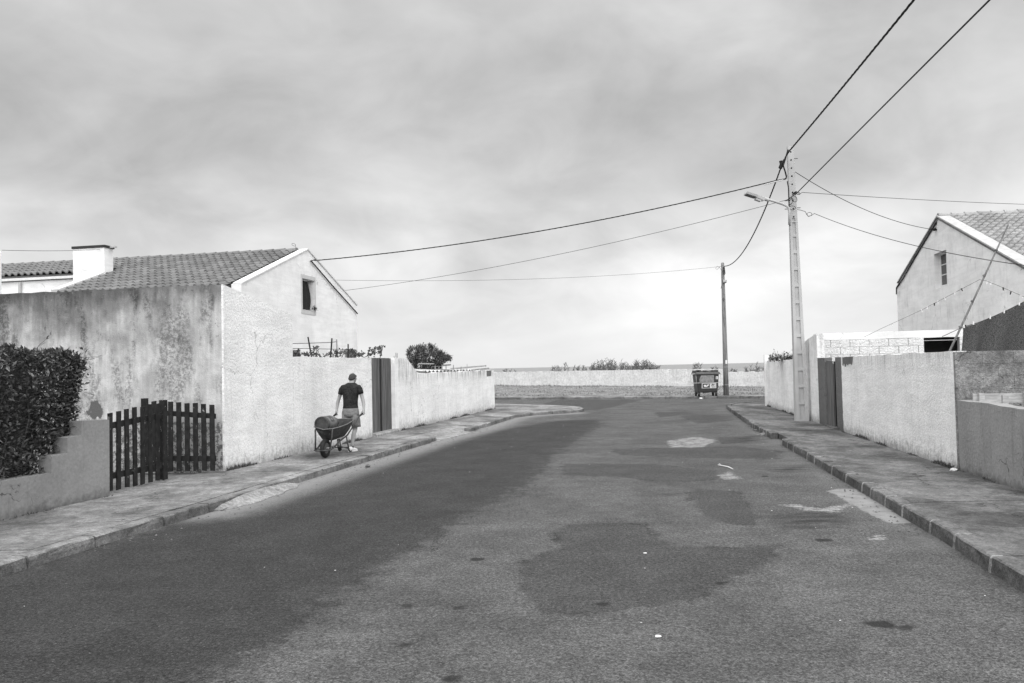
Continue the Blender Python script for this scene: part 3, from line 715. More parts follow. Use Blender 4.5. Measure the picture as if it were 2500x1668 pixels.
# --- low white wall, wooden door, pillar and second wall
tE, tF = LW.ty(20.97), LW.ty(22.62)
lw = thing('street_wall', 'rough white street wall with vines above, left of the wooden door', 'wall', LW.P(tD+1, 0))
wall_mesh('wall_face', LW, [(tD+.004, 0), (tE, 0), (tE, 2.19), (tD+.004, 2.185)], .2, 'white_rough', lw, off=.004, amp=.01)
dr_ = thing('yard_door', 'double wooden plank door in the white street wall', 'door', LW.P((tE+tF)/2, .2, -.12))
npl = 12; leafw = (tF-tE-.02)/npl
for k in range(npl):
    s0 = tE+.01+k*leafw; gap = .013 if k != 5 else .035
    MB().prism([LW.P(s0+.003, .20+random.uniform(-.006, .006), -.10+random.uniform(-.006, .006)), LW.P(s0+leafw-gap, .20, -.10), LW.P(s0+leafw-gap, 2.20+random.uniform(-.01, .01), -.10), LW.P(s0+.003, 2.20, -.10)], LW.n*-.03).build('plank', M_['door_wood'], dr_)
for z in (.5, 1.2, 1.9): MB().prism([LW.P(tE+.02, z-.06, -.135), LW.P(tF-.02, z-.06, -.135), LW.P(tF-.02, z+.06, -.135), LW.P(tE+.02, z+.06, -.135)], LW.n*-.035).build('ledge', M_['door_wood'], dr_)
MB().prism([LW.P(tE+.01+6*leafw-.03, .19, -.095), LW.P(tE+.01+6*leafw+.03, .19, -.095), LW.P(tE+.01+6*leafw+.03, 2.18, -.095), LW.P(tE+.01+6*leafw-.03, 2.18, -.095)], LW.n*.022).build('cover_strip', M_['stake_dark'], dr_)
st_ = MB(); ring = []
for k in range(9):
    s0 = tE-.02+(tF-tE+.14)*k/8; j = random.uniform(-.012, .012)
    ring.append([LW.P(s0, PZ-.02, .14+j), LW.P(s0, .17+j*.5, .14+j), LW.P(s0, .20, .10+j), LW.P(s0, .20, -.2), LW.P(s0, PZ-.02, -.2)])
vs = [p for r_ in ring for p in r_]; st_.add(vs, [tuple(range(5)), tuple(range(len(vs)-1, len(vs)-6, -1))]+[(r_*5+j, r_*5+(j+1) % 5, (r_+1)*5+(j+1) % 5, (r_+1)*5+j) for r_ in range(8) for j in range(5)])
st_.build('threshold', M_['cement_light'], dr_)
tP = LW.ty(23.62); tQ = LW.ty(24.55); tG = LW.ty(34.22)
w2 = thing('boundary_wall', 'long low white wall with sloped pillar running to the street corner', 'wall', LW.P(tP+4, 0))
wall_mesh('pillar', LW, [(tF+.02, 0), (tF+.30, 0), (tF+.30, 2.21), (tF+.02, 2.20)], .3, 'white_smooth', w2, off=.0, amp=.004)
wall_mesh('wall_face', LW, [(tF+.302, 0), (tG, 0), (tG, 1.775), (tQ, 1.745), (tP, 2.20), (tF+.302, 2.205)], .22, 'white_far_end', w2, off=.004, amp=.012)
EL = Line(tuple(LW.P(tG, 0))[:2], tuple(LW.P(tG, 0, -12))[:2]); EL.n = LW.u
wall_mesh('end_wall', EL, [(0.225, 0), (12, 0), (12, 1.7), (.225, 1.765)], .2, 'white_far_end', w2, off=0, amp=.01)
MB().prism([LW.P(tG-1.3, 1.52, .006), LW.P(tG-.55, 1.53, .006), LW.P(tG-.55, 1.762, .006), LW.P(tG-1.3, 1.756, .006)], LW.n*.003).build('bare_patch', M_['cement_dark'], w2)

# --- weeds at wall feet
def weeds(name, line, t0, t1, n, label, h=.09, off=.02, z=PZ):
    b = MB()
    for i in range(n):
        t = random.uniform(t0, t1); k = max(0., math.sin(t*3.7)+math.sin(t*1.3+1)+random.uniform(-.6, .6))
        if k <= .1: continue
        p = line.P(t, z-.004, off+abs(random.gauss(0, .022))); hh = h*random.uniform(.3, 1.)*min(k, 1.2); a = random.random()*6.28; wv = random.uniform(.006, .016)
        d = Vector((math.cos(a), math.sin(a), 0))*wv
        b.add([p-d, p+d, p+Vector((random.gauss(0, .02), random.gauss(0, .02), hh))], [(0, 1, 2)])
    return tag(b.build(name, M_['weed_leaf'], fix=False), label, 'weeds', kind='stuff')
weeds('wall_weeds', LW, 0, tD+5.0, 1500, 'thin dark weeds along the foot of the rough white wall')
weeds('wall_weeds', LW, tF, tG, 1600, 'thin weeds along the foot of the far left boundary wall')
weeds('wall_weeds', SL, SL.ty(7), endt, 300, 'sparse weeds under the grey stepped wall', .04)

# --- left house
GF = at(871.3, 746.5, 29.52); GA = at(750.8, 610.6, 25.53)
gu = Vector((GF.x-GA.x, GF.y-GA.y, 0)); half = gu.length; gu.normalize(); gn = Vector((gu.y, -gu.x, 0)); rd = -gn       # gn towards the street, rd along the ridge
ze, za_ = GF.z, GA.z; A0 = Vector((GA.x, GA.y, 0))
class GL(Line):
    def __init__(s, a, u, n_): s.a = a.copy(); s.u = u.copy(); s.n = n_.copy()
HG = GL(A0, gu, gn)
hs = thing('house', 'white house on the left with long grey tiled roof and one gable window', 'house', A0+rd*4)
# gable with a real window opening: built from pieces round the hole
w0 = HG.px(737.5, 678); w1 = HG.px(769, 762); wx0, wx1 = w0[0], w1[0]; wz1, wz0 = HG.px(745, 681)[1], HG.px(752, 758)[1]
sl = (za_-ze)/half
def gz(t): return za_-sl*abs(t)
gm = MB()
for poly in ([(-half, 0), (wx0, 0), (wx0, gz(wx0)), (-half, ze)], [(wx0, 0), (wx1, 0), (wx1, wz0), (wx0, wz0)],
             [(wx0, wz1), (wx1, wz1), (wx1, gz(wx1))]+([(0, za_)] if wx0 < 0 < wx1 else [])+[(wx0, gz(wx0))], [(wx1, 0), (half, 0), (half, ze), (wx1, gz(wx1))]):
    gm.prism([HG.P(t, z) for t, z in poly], rd*.3)
gm.build('gable_wall', M_['white_smooth'], hs)
MB().prism([HG.P(-half, 0, -.302), HG.P(-half, ze-.45, -.302), HG.P(-half+.3, ze-.45, -.302), HG.P(-half+.3, 0, -.302)], rd*13).build('near_wall', M_['white_smooth'], hs)
MB().prism([HG.P(half, 0, -.302), HG.P(half, ze-.2, -.302), HG.P(half-.3, ze-.2, -.302), HG.P(half-.3, 0, -.302)], rd*13).build('far_wall', M_['white_smooth'], hs)
# coping on both verges
for s_ in (-1, 1):
    cp = [HG.P(0, za_, .03), HG.P(s_*half*1.0, ze, .03), HG.P(s_*half*1.0, ze+.045, .03), HG.P(0, za_+.045, .03)]
    MB().prism(cp, rd*.28).build('coping', M_['coping'], hs)
# window: sill and architrave band, frame, dark blowing curtain
wn = MB()
for a, b_ in (((wx0-.09, wz0-.13), (wx0-.003, wz1+.12)), ((wx1+.003, wz0-.13), (wx1+.06, wz1+.12)), ((wx0-.003, wz1+.003), (wx1+.003, wz1+.12)), ((wx0-.003, wz0-.13), (wx1+.003, wz0-.003))):
    wn.prism([HG.P(a[0], a[1], .001), HG.P(b_[0], a[1], .001), HG.P(b_[0], b_[1], .001), HG.P(a[0], b_[1], .001)], gn*.012)
wno = wn.build('window', M_['surround'], hs)
fr = MB()
for a, b_ in (((wx0, wz0), (wx0+.06, wz1)), ((wx1-.3, wz0), (wx1-.24, wz1)), ((wx0+.06, wz1-.06), (wx1-.3, wz1)), ((wx0+.06, wz0), (wx1-.3, wz0+.05))):
    fr.prism([HG.P(a[0], a[1], -.16), HG.P(b_[0], a[1], -.16), HG.P(b_[0], b_[1], -.16), HG.P(a[0], b_[1], -.16)], gn*-.05)
fr.build('frame', M_['window_frame'], wno)
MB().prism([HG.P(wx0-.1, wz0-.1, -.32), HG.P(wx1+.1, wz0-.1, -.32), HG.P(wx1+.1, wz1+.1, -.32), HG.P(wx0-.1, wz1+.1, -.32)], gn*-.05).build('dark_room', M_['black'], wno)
cu = []; CN = 10
for j in range(CN+1):
    v = j/CN; z = wz1-.05-(wz1-wz0-.08)*v; wid = (wx1-wx0)*(.60+.14*math.sin(v*2.9-.5)); 
    for i in range(CN+1):
        u_ = i/CN; cu.append(HG.P(wx0+.07+wid*u_, z, -.11+.03*math.sin(v*2.8)*u_+.02*math.sin(u_*14+v)))
MB().add(cu, [(j*(CN+1)+i, j*(CN+1)+i+1, (j+1)*(CN+1)+i+1, (j+1)*(CN+1)+i) for j in range(CN) for i in range(CN)]).build('curtain', M_['curtain'], wno, smooth=True)
pb = MB()
for i in range(40): pb.leaf(HG.P(wx1-.1+random.gauss(0, .09), wz0+.03+abs(random.gauss(0, .06)), .03+random.gauss(0, .04)), Vector((random.gauss(0, 1), random.gauss(0, 1), random.gauss(.3, 1))).normalized(), Vector((0, 0, 1)), .08, .05)
o = pb.build('flower_pot_plant', M_['vine_leaf'], fix=False); tag(o, 'small plant on the sill of the upper gable window', 'plant', kind='stuff')
# ground floor windows, mostly behind the vines
for (xa, xb, yt) in ((705, 731, 854), (842, 868, 852)):
    a = HG.px(xa, yt); b_ = HG.px(xb, yt)
    q = MB().prism([HG.P(a[0], a[1]-1.0, .002), HG.P(b_[0], a[1]-1.0, .002), HG.P(b_[0], a[1], .002), HG.P(a[0], a[1], .002)], gn*.03).build('window', M_['mortar'], hs)
    MB().prism([HG.P(a[0]+.07, a[1]-.95, .033), HG.P(b_[0]-.07, a[1]-.95, .033), HG.P(b_[0]-.07, a[1]-.08, .033), HG.P(a[0]+.07, a[1]-.08, .033)], gn*.004).build('pane', M_['pane_glass'], q)

# --- roof tiles
def tile_mesh(name, w_, L, m, hgt):
    pts = []; 
    for i in range(9):
        u_ = i/8
        if u_ < .38: x, z = u_, .006-.006*math.sin(u_/.38*math.pi)
        else: q = (u_-.38)/.62; x, z = u_, hgt*math.sin(q*math.pi)**.8
        pts.append((x*w_*1.06, z))
    vs = []; 
    for yy, dz in ((0., 0.), (L, .046), (L, .004)): vs += [(x, yy, z+dz) for x, z in pts]
    fs = [(r*9+i, r*9+i+1, (r+1)*9+i+1, (r+1)*9+i) for r in range(2) for i in range(8)]
    return MB().add(vs, fs).mesh(name, M_[m])
def tile_roof(roof, org, ex, ds, nrm, rows, tw_, tl, m, hgt, keep, limit=300):
    """org: ridge end; ex: along the ridge; ds: down the slope. rows: list of (row, col0, col1)"""
    me = tile_mesh('tile', tw_, tl*1.16, m, hgt); cells = []
    for r, c0, c1 in rows:
        for c in range(c0, c1):
            p = org+ex*(c*tw_)+ds*(r*tl)+nrm*.012; cells.append((p.length, r, c, p))
    cells.sort(key=lambda q: (not keep(q[3]), q[0])); R3 = Matrix((ex, ds, nrm)).transposed().to_4x4(); rest = MB()
    for k, (_, r, c, p) in enumerate(cells):
        Mx = Matrix.Translation(p+nrm*random.uniform(-.003, .004)) @ R3 @ Matrix.Rotation(random.gauss(0, .008), 4, 'Z') @ Matrix.Rotation(random.gauss(0, .006), 4, 'X')
        if k < limit:
            o = bpy.data.objects.new('tile', me); COL.objects.link(o); o.parent = roof; o.matrix_parent_inverse = base_inv(roof); o.matrix_basis = Mx
        else: rest.add([Mx @ v.co for v in me.vertices], [tuple(f.vertices) for f in me.polygons])
    if rest.v:
        o = rest.build('more_tiles', M_[m], roof, fix=False); o['kind'] = 'stuff'
def roof_base(house, HGl, half_, za, ze_, length, m, start=.3):
    b = MB(); 
    for s_ in (-1, 1):
        b.prism([HGl.P(0, za-.03, -start), HGl.P(s_*half_*1.03, ze_-.04, -start), HGl.P(s_*half_*1.03, ze_-.14, -start), HGl.P(0, za-.15, -start)], HGl.n*-length)
    return b
ds = (-gu*half+Vector((0, 0, ze-za_))).normalized(); nr = rd.cross(ds); nr = nr if nr.z > 0 else -nr
rb = MB()                                      # boarded bed under the tiles; near slope reaches lower right of the chimney
S_full = math.hypot(half, za_-ze)*1.03; S_cut = 2.15
Rg = HG.P(0, za_-.01, -.34)
def on_slope(x, y):                            # photo point -> (down the slope, along the ridge) on the near roof plane
    d = ray(x, y); e = Vector((0, 0, EYE)); p = e+d*(nr.dot(Rg-e)/nr.dot(d)); return p, (p-Rg).dot(ds), (p-Rg).dot(rd)
CHF, s_f, t_f = on_slope(275, 668); CHN, s_n, t_n = on_slope(255, 676); T1 = t_n+.3; S_cut = min(S_cut, s_f-.1)
rb.prism([Rg, Rg+ds*S_full, Rg+ds*S_full+rd*(T1-.3), Rg+rd*(T1-.3)], nr*-.1)
rb.prism([Rg+rd*(T1-.3), Rg+ds*S_cut+rd*(T1-.3), Rg+ds*S_cut+rd*13, Rg+rd*13], nr*-.1)
dsf = (gu*half+Vector((0, 0, ze-za_))).normalized()
rb.prism([Rg, Rg+dsf*S_full, Rg+dsf*S_full+rd*13, Rg+rd*13], Vector((0, 0, -.1)))
roof = rb.build('roof', M_['tile_bed'], hs)
TW, TL = .235, .35; nmain = int((T1-.34)/TW)
rows = [(r, 0, nmain if r*TL >= S_cut-.3 else int(12.5/TW)) for r in range(int(S_full/TL)+1)]
# handed so that ex x ds = outward normal
ex = rd if rd.cross(ds).dot(nr) > 0 else -rd
if ex == rd: org = Rg
else: org = Rg; rows = [(r, -c1, -c0) for r, c0, c1 in rows]
def vis_left(p):
    q = Vector((p.x, p.y, p.z-EYE)); x = 1250+FOC*q.dot(CR)/q.dot(_fw); y_ = 834-FOC*q.dot(CU)/q.dot(_fw)
    return x > -25 and not (165 < x < 255 and y_ > 600) and (y_ < 712 or x > 560) and x < 735
tile_roof(roof, org, ex, ds, nr, rows, TW, TL, 'tile_left', .075, vis_left)
for k in range(31):
    a = HG.P(0, za_+.02, -.36)+rd*(k*.41); b_ = a+rd*.43
    MB().loft([(a+Vector((0, 0, -.04+.012)), gu*.125, Vector((0, 0, .105))), (b_+Vector((0, 0, -.04)), gu*.11, Vector((0, 0, .09)))], 10).build('ridge_tile', M_['tile_left'], roof, smooth=False)
# verge kerb left of the big slope, chimney, lower left wall
vk = HG.P(0, za_, -.34)+rd*(T1-.29)
MB().prism([vk+ds*(s_f-.02), vk+ds*S_full, vk+ds*S_full+rd*.24, vk+ds*(s_f-.02)+rd*.24], nr*.12).build('verge_kerb', M_['coping'], roof)
cn = GL(CHN, gn*-1, -gu); cn.a.z = 0; CZ = at(256, 604, CHN.y).z; CDp = max(.3, (CHF-CHN).dot(gu)); CWd = (256-170)/FOC*CHN.y*1.02
ch = MB().prism([cn.P(0, 2.5), cn.P(CWd, 2.5), cn.P(CWd, CZ), cn.P(0, CZ)], gu*CDp).build('chimney', M_['white_smooth'], roof)
MB().prism([cn.P(-.03, CZ, .03), cn.P(CWd+.03, CZ, .03), cn.P(CWd+.03, CZ+.075, .03), cn.P(-.03, CZ+.075, .03)], gu*(CDp+.06)).build('chimney_cap', M_['dark_paint'], roof)
MB().prism([cn.P(-.035, CZ+.015, -.2), cn.P(-.22, CZ+.015, -.2), cn.P(-.22, CZ+.06, -.2), cn.P(-.035, CZ+.06, -.2)], gu*.1).build('cap_rod', M_['steel'], roof)
ll = Rg+ds*(S_cut-.12)+rd*(T1+.9)
MB().prism([Vector((ll.x, ll.y, 0)), Vector((ll.x, ll.y, ll.z-.16)), Vector((ll.x, ll.y, ll.z-.16))+rd*5, Vector((ll.x, ll.y, 0))+rd*5], gu*.3).build('recessed_wall', M_['white_smooth'], hs)
q = ll+rd*2.3; MB().tube([Vector((q.x, q.y, 1.0))-gu*.07, Vector((q.x, q.y, ll.z-.2))-gu*.07], .045, 8).build('downpipe', M_['steel'], hs)
MB().prism([ll-gu*.12+Vector((0, 0, -.14)), ll-gu*.12+Vector((0, 0, -.06)), ll-gu*.12+rd*5+Vector((0, 0, -.06)), ll-gu*.12+rd*5+Vector((0, 0, -.14))], gu*.1).build('gutter', M_['window_frame'], hs)
# small loop of wire above the ridge
lp = HG.P(-.55, za_-.02, -.2); MB().tube([lp+gu*(.13*math.cos(a)+.0)+Vector((0, 0, .12+.04*math.sin(a))) for a in [i*.5 for i in range(13)]]+[lp+gu*.15+Vector((0, 0, 0))], .006, 5).build('wire_loop', M_['cable_thin'], roof)
# neighbour's stack at the picture edge
p = at(4, 660, 19.6); p.y = 19.0; nb = thing('neighbour_chimney', 'white plastered stack cut by the left picture edge', 'chimney', (p.x-.4, p.y, 0))
MB().box((p.x-.4, p.y+.3, 2.48), (.8, .6, 4.96)).build('stack', M_['white_smooth'], nb)
MB().prism([(p.x-.8, p.y, 4.963), (p.x, p.y, 4.963), (p.x-.05, p.y, 5.02), (p.x-.4, p.y, 5.16), (p.x-.75, p.y, 5.02)], (0, .6, 0)).build('stack_top', M_['white_smooth'], nb)

# --- cable under the coping of the gable
ce = [HG.P(HG.px(x, y)[0], HG.px(x, y)[1], .045) for x, y in ((757, 638), (783, 668), (815, 705), (845, 738), (870, 766))]
cb_ = thing('gable_cable', 'dark cable clipped along the right verge of the left gable', 'cable', ce[0])
MB().tube(ce, .022, 6).build('cable', M_['cable'], cb_)
MB().tube([ce[0]+gn*-.04, ce[0]+gn*.15+Vector((0, 0, .05))], .02, 6).build('bracket', M_['steel_dark'], cb_)

# --- vines, stakes and wires over the low wall
STK = []
for lab, (xa, ya), (xb, yb), D, r_, m_ in (('dark leaning vine stake nearest the tall white wall', (752, 823), (763, 882), 19.3, .022, 'stake_dark'), ('tall dark upright vine stake in the middle of the row', (810.5, 826), (807, 884), 20.4, .024, 'stake_dark'),
      ('pale upright post with wires tied to its dark top', (822, 829), (824, 884), 20.9, .022, 'stake_light'), ('short dark stake poking above the vine leaves', (850, 840), (850, 884), 21.9, .022, 'stake_dark'), ('thin pale lath leaning against the vine post', (817, 858), (811, 884), 20.5, .014, 'stake_light'),):
    a, b_ = at(xa, ya, D), at(xb, yb, D); d = (b_-a); b_ = a+d*((a.z-0.)/(a.z-b_.z)); md = a.lerp(b_, .4)+Vector((random.gauss(0, .02), 0, 0))
    o = MB().tube([a, md, b_], [r_*.8, r_, r_*1.1], 7).build('vine_stake', M_[m_]); tag(o, lab, 'stake', 'stakes in the vine row'); STK.append(a)
def thread(name, pts, r, m, label, cat='wire'):
    return tag(MB().tube(pts, r, 5).build(name, M_[m]), label, cat)
thread('trellis_wire', [at(660, 841, 18.6), at(757, 838, 19.3), at(809, 836, 20.4), at(822, 834.5, 20.9)], .008, 'cable_thin', 'upper trellis wire tied to the pale vine post')
thread('trellis_wire', [at(655, 850, 18.6), at(760, 851.5, 19.3), at(808, 852.5, 20.4), at(850, 853.5, 21.9)], .007, 'cable_thin', 'lower trellis wire running just above the vine leaves')
def vine_leaf_mesh():
    vs = [(0, 0, 0)]; rr = [.35, .75, .55, 1., .6, .78, .4]
    for i, r_ in enumerate(rr): a = math.radians(-10+200*i/6); vs.append((r_*math.cos(a)*.55, r_*math.sin(a)*.6, .1*math.cos(3*a)))
    return MB().add(vs, [(0, i, i+1) for i in range(1, 7)]).mesh('leaf', M_['vine_leaf'])
VLM = vine_leaf_mesh()
def vine(label, spots, D0, n, stem, group='vines over the white wall'):
    root = thing('grape_vine', label, 'vine', Vector((at(*spots[0][:2], D0).x, at(*spots[0][:2], D0).y, 0)), group)
    for i in range(n):
        cx, cy, sx, sy = random.choice(spots); D = D0+random.uniform(-.4, .5)
        p = at(cx+random.uniform(-sx, sx), cy+random.uniform(-sy, sy), D)
        o = bpy.data.objects.new('leaf', VLM); COL.objects.link(o); o.parent = root; o.matrix_parent_inverse = base_inv(root); s_ = random.uniform(.07, .15)
        o.matrix_basis = Matrix.Translation(p) @ Matrix.Rotation(random.uniform(0, 6.28), 4, 'Z') @ Matrix.Rotation(random.uniform(.3, 1.5), 4, 'X') @ Matrix.Rotation(random.uniform(-1, 1), 4, 'Y') @ Matrix.Scale(s_, 4)
    sb = MB()
    for (xa, ya), (xb, yb) in stem:
        a, b_ = at(xa, ya, D0), at(xb, yb, D0); sb.tube([a, a.lerp(b_, .5)+Vector((random.gauss(0, .05), 0, random.gauss(0, .05))), b_], [.014, .011, .006], 5)
    base_ = at(*stem[0][0], D0); sb.tube([Vector((base_.x, base_.y, 0)), base_], .02, 5); sb.build('stem', M_['bark'], root)
vine('low vine leaves beside the tall white wall', [(722, 864, 10, 7), (738, 868, 12, 4), (757, 866, 10, 5)], 19.0, 46, [((722, 882), (728, 858)), ((745, 882), (760, 862))])
vine('vine with a raised leaf cluster by the leaning stake', [(772, 851, 6, 5), (769, 862, 9, 6), (778, 870, 8, 4)], 19.8, 30, [((768, 882), (773, 848))])
vine('thick vine leaves around the pale post', [(800, 868, 12, 5), (815, 863, 9, 7), (828, 867, 8, 8), (838, 860, 8, 7)], 20.8, 62, [((815, 882), (822, 855)), ((830, 882), (840, 858))])
vine('vine leaves at the corner of the left gable', [(853, 858, 8, 8), (862, 866, 8, 7), (873, 866, 9, 8), (880, 867, 7, 5)], 21.9, 60, [((855, 884), (862, 855)), ((873, 884), (880, 862))])
vine('tall vine shoots rising above the wooden door', [(905, 855, 5, 5), (911, 862, 6, 5), (922, 866, 10, 6), (928, 856, 6, 8), (935, 848, 4, 5), (917, 852, 3, 3), (888, 863, 6, 4), (900, 868, 6, 3)], 23.4, 84, [((903, 884), (902, 847)), ((918, 884), (936, 842)), ((900, 868), (880, 868))])
for i, (xa, xb, y0_) in enumerate(((966.5, 967, 861), (970, 969.5, 862), (962, 963, 869))):
    o = MB().tube([at(xa, y0_, 24.0), at(xb, 884, 24.0), Vector((at(xb, 884, 24.0).x, 24.0, 0))], .012, 5).build('cane', M_['stake_light']); tag(o, ['thin cane left of the pair behind the white pillar', 'thin cane right of the pair behind the white pillar', 'shortest cane behind the white door pillar'][i], 'cane', 'canes behind the door pillar')

# --- shrub-like tree behind the low wall
tr = thing('coastal_tree', 'round dark evergreen tree rising behind the low white wall', 'tree', (at(1040, 900, 29).x, 29, 0))
trk = MB(); crn = MB(); bp = Vector((at(1018, 905, 29).x, 29, 0)); dome = []
for i in range(230):
    xx = random.uniform(997, 1098); u_ = (xx-997)/101.
    top_ = 841+10*(1-math.sin(min(u_*2.0, 1)*1.57))+max(0, u_-.55)**1.3*92; bot_ = 910 if u_ < .62 else 902-(u_-.62)*75
    if u_ < .1: bot_ = 872+u_*300
    yy = random.uniform(top_+3, max(bot_, top_+5)); dome.append(at(xx, yy, 29+random.uniform(-.8, .8)))
for q in dome:
    out = (q-at(1040, 885, 29)).normalized()
    for j in range(34):
        d = (out*.5+Vector((random.gauss(0, .7), random.gauss(0, .7), random.gauss(.35, .6)))).normalized(); crn.leaf(q+Vector((random.gauss(0, .04), random.gauss(0, .04), random.gauss(0, .04))), d, Vector((random.gauss(0, .4), random.gauss(0, .4), 1)), random.uniform(.06, .115), .028)
crn.build('crown', M_['tree_leaf'], tr, fix=False)['kind'] = 'stuff'
fk = bp+Vector((0, 0, .9)); trk.tube([bp, fk], [.09, .07], 8)
for q in random.sample(dome, 34): trk.tube([fk, fk.lerp(q, .55)+Vector((0, 0, .1)), q], [.035, .02, .006], 5)
trk.build('trunk', M_['bark'], tr)

# --- lean-to with corrugated sheets, hollow bricks and planks behind the same wall
lt = thing('lean_to', 'low lean-to roofed with pale corrugated sheets behind the corner wall', 'shed', LW.P(LW.ty(29.5), 0, -1.2))
a0, a1 = LW.ty(26.2), LW.ty(33.2); cs = MB(); vs = []; NC = 150
for i in range(NC+1):
    t = a0+(a1-a0)*i/NC; zz_ = 1.80+.035*math.sin(t*6.28/.42)
    vs += [LW.P(t, zz_-.0, -.35), LW.P(t, zz_+.11, -2.2), LW.P(t, zz_-.012, -.35), LW.P(t, zz_+.098, -2.2)]
fs = []
for i in range(NC):
    k = i*4; fs += [(k, k+4, k+5, k+1), (k+2, k+3, k+7, k+6), (k, k+2, k+6, k+4)]
cs.add(vs, fs).build('corrugated_sheet', M_['corrugated'], lt)
for t in (a0+.3, (a0+a1)/2, a1-.3):
    MB().box(LW.P(t, .86, -.6), (.09, .09, 1.72)).build('post', M_['stake_dark'], lt); MB().box(LW.P(t, .9, -2.0), (.09, .09, 1.8)).build('post', M_['stake_dark'], lt)
MB().prism([LW.P(a0, 0, -2.25), LW.P(a1, 0, -2.25), LW.P(a1, 1.7, -2.25), LW.P(a0, 1.7, -2.25)], LW.n*-.1).build('back_wall', M_['grey_render'], lt)
for i, (x_, y_, ln) in enumerate(((1059, 898, .33), (1067.5, 898, .33), (1076, 898, .33))):
    p = at(x_, y_, 28.6); hb = thing('hollow_brick', ['hollow brick at the left of three on the lean-to roof', 'middle hollow brick of three on the lean-to roof', 'hollow brick at the right of three on the lean-to roof'][i], 'brick', p-Vector((0, 0, .05)), 'hollow bricks on the lean-to roof')
    s_ = MB(); hw, hh = .055, .05
    for u0, v0, u1, v1 in ((-hw, -hh, hw, -hh+.014), (-hw, hh-.014, hw, hh), (-hw, -hh+.014, -hw+.014, hh-.014), (hw-.014, -hh+.014, hw, hh-.014)):
        s_.box(p+Vector(((u0+u1)/2, 0, (v0+v1)/2)), (u1-u0, .25, v1-v0))
    s_.build('shell', M_['hollow_brick'], hb); MB().box(p+Vector((0, .08, 0)), (2*hw-.03, .02, 2*hh-.03)).build('hole_shade', M_['black'], hb)  # black sheet inside the shell puts the shade of the hollow into colour
for lab, (xa, ya), (xb, yb), D, th in (('flat grey board lying on the hollow bricks', (1080, 894), (1097, 892.5), 28.7, .05), ('long plank on the lean-to roof pointing right', (1100, 902), (1184, 895), 30.5, .05), ('lower plank at the right end of the lean-to roof', (1150, 905), (1191, 901), 31.5, .05), ('thin pale batten held in front of the round tree', (1021, 889.5), (1055, 889.5), 27.6, .035)):
    a, b_ = at(xa, ya, D), at(xb, yb, D+.3); o = MB().prism([a, b_, b_+Vector((0, 0, th)), a+Vector((0, 0, th))], Vector((.05, .16, 0))).build('plank', M_['timber']); tag(o, lab, 'plank', 'loose timber on the lean-to')
for i, (xa, xb, y0_, y1_) in enumerate(((1063, 1061, 893, 910), (1073, 1070, 893, 910), (1089, 1089, 890, 908), (1107, 1107, 891, 906), (1126, 1125, 895, 906), (1140.5, 1140, 889, 906))):
    a, b_ = at(xa, y0_, 27.9+i*.6), at(xb, y1_, 27.9+i*.6); o = MB().tube([a, b_, Vector((b_.x, b_.y, 0))], [.012, .016, .016], 5).build('stick', M_['stake_light'])
    tag(o, 'thin pale stick, number %s from the tree, standing behind the corner wall' % ['one', 'two', 'three', 'four', 'five', 'six'][i], 'stick', 'sticks behind the corner wall')

# ================================================================== RIGHT SIDE
# --- white wall, doorway
tJ = RW.ty(19.62); tJ2 = RW.ty(20.25); tD1 = RW.ty(21.45); tK = RW.ty(22.30)
rw = thing('street_wall', 'rough white street wall right of the dark doorway', 'wall', RW.P(3, 0))
wall_mesh('wall_face', RW, [(0, 0), (tJ, 0), (tJ, 1.945), (0, 1.962)], .2, 'white_rough_right', rw, amp=.008)
wall_mesh('end_edge', RW, [(-.06, 0), (-.004, 0), (-.004, 1.2), (-.06, 1.2)], .17, 'cement_dark', rw, off=-.03, amp=0)
MB().prism([RW.P(-.004, 0, -.004), RW.P(-.034, 0, -.02), RW.P(-.034, 1.955, -.02), RW.P(-.004, 1.955, -.004)], RW.n*-.2).build('end_cap', M_['block_grey'], rw)
pt = [RW.px(2057, 889), RW.px(2057, 872.6), RW.px(2082.5, 872.6), RW.px(2081, 889)]; rag = []
for k in range(13): q = k/12; rag.append((pt[3][0]+(pt[0][0]-pt[3][0])*q, pt[0][1]+random.uniform(-.07, .03)))
MB().prism([RW.P(t, z, .003) for t, z in [(pt[1][0], 1.94), (pt[2][0], 1.942)]+rag], RW.n*.004).build('cement_patch', M_['cement_dark'], rw)
dw = thing('doorway', 'dark cement doorway in the right-hand wall with its door ajar', 'doorway', RW.P((tJ+tK)/2, 0))
def ragged(t0, t1, z1, side):
    L = [(t0, 0), (t1, 0), (t1, z1), (t0, z1)]; k = 16; e = []
    for i in range(1, k): e.append(random.uniform(-.025, .025))
    if side == 0: return L+[(t0+e[i], z1*(1-(i+1)/k)) for i in range(k-1)]
    return L[:2]+[(t1+e[i], z1*(i+1)/k) for i in range(k-1)]+L[2:]
wall_mesh('jamb', RW, [(tJ+.003, 0), (tJ2, 0), (tJ2, 1.945), (tJ+.003, 1.945)], .2, 'cement_dark', dw, off=-.004, amp=0)
MB().prism([RW.P(t, z, .003) for t, z in ragged(tJ-.02, tJ+.12, 1.935, 0)], RW.n*.003).build('ragged_edge', M_['cement_dark'], dw)
wall_mesh('jamb', RW, [(tD1, 0), (tK, 0), (tK, 1.945), (tD1, 1.945)], .2, 'cement_dark', dw, off=.002, amp=0)
RD = [RW.P(tD1-.01, 0, -.04), RW.P(tD1-.68, 0, -.06)]; du = (RD[1]-RD[0]).normalized()
dl = MB().prism([RD[0]+Vector((0, 0, .14)), RD[1]+Vector((0, 0, .14)), RD[1]+Vector((0, 0, 1.78)), RD[1]-du*.06+Vector((0, 0, 1.85)), RD[0]+Vector((0, 0, 1.87))], Vector((du.y, -du.x, 0))*-.04).build('door_leaf', M_['door_wood'], dw)
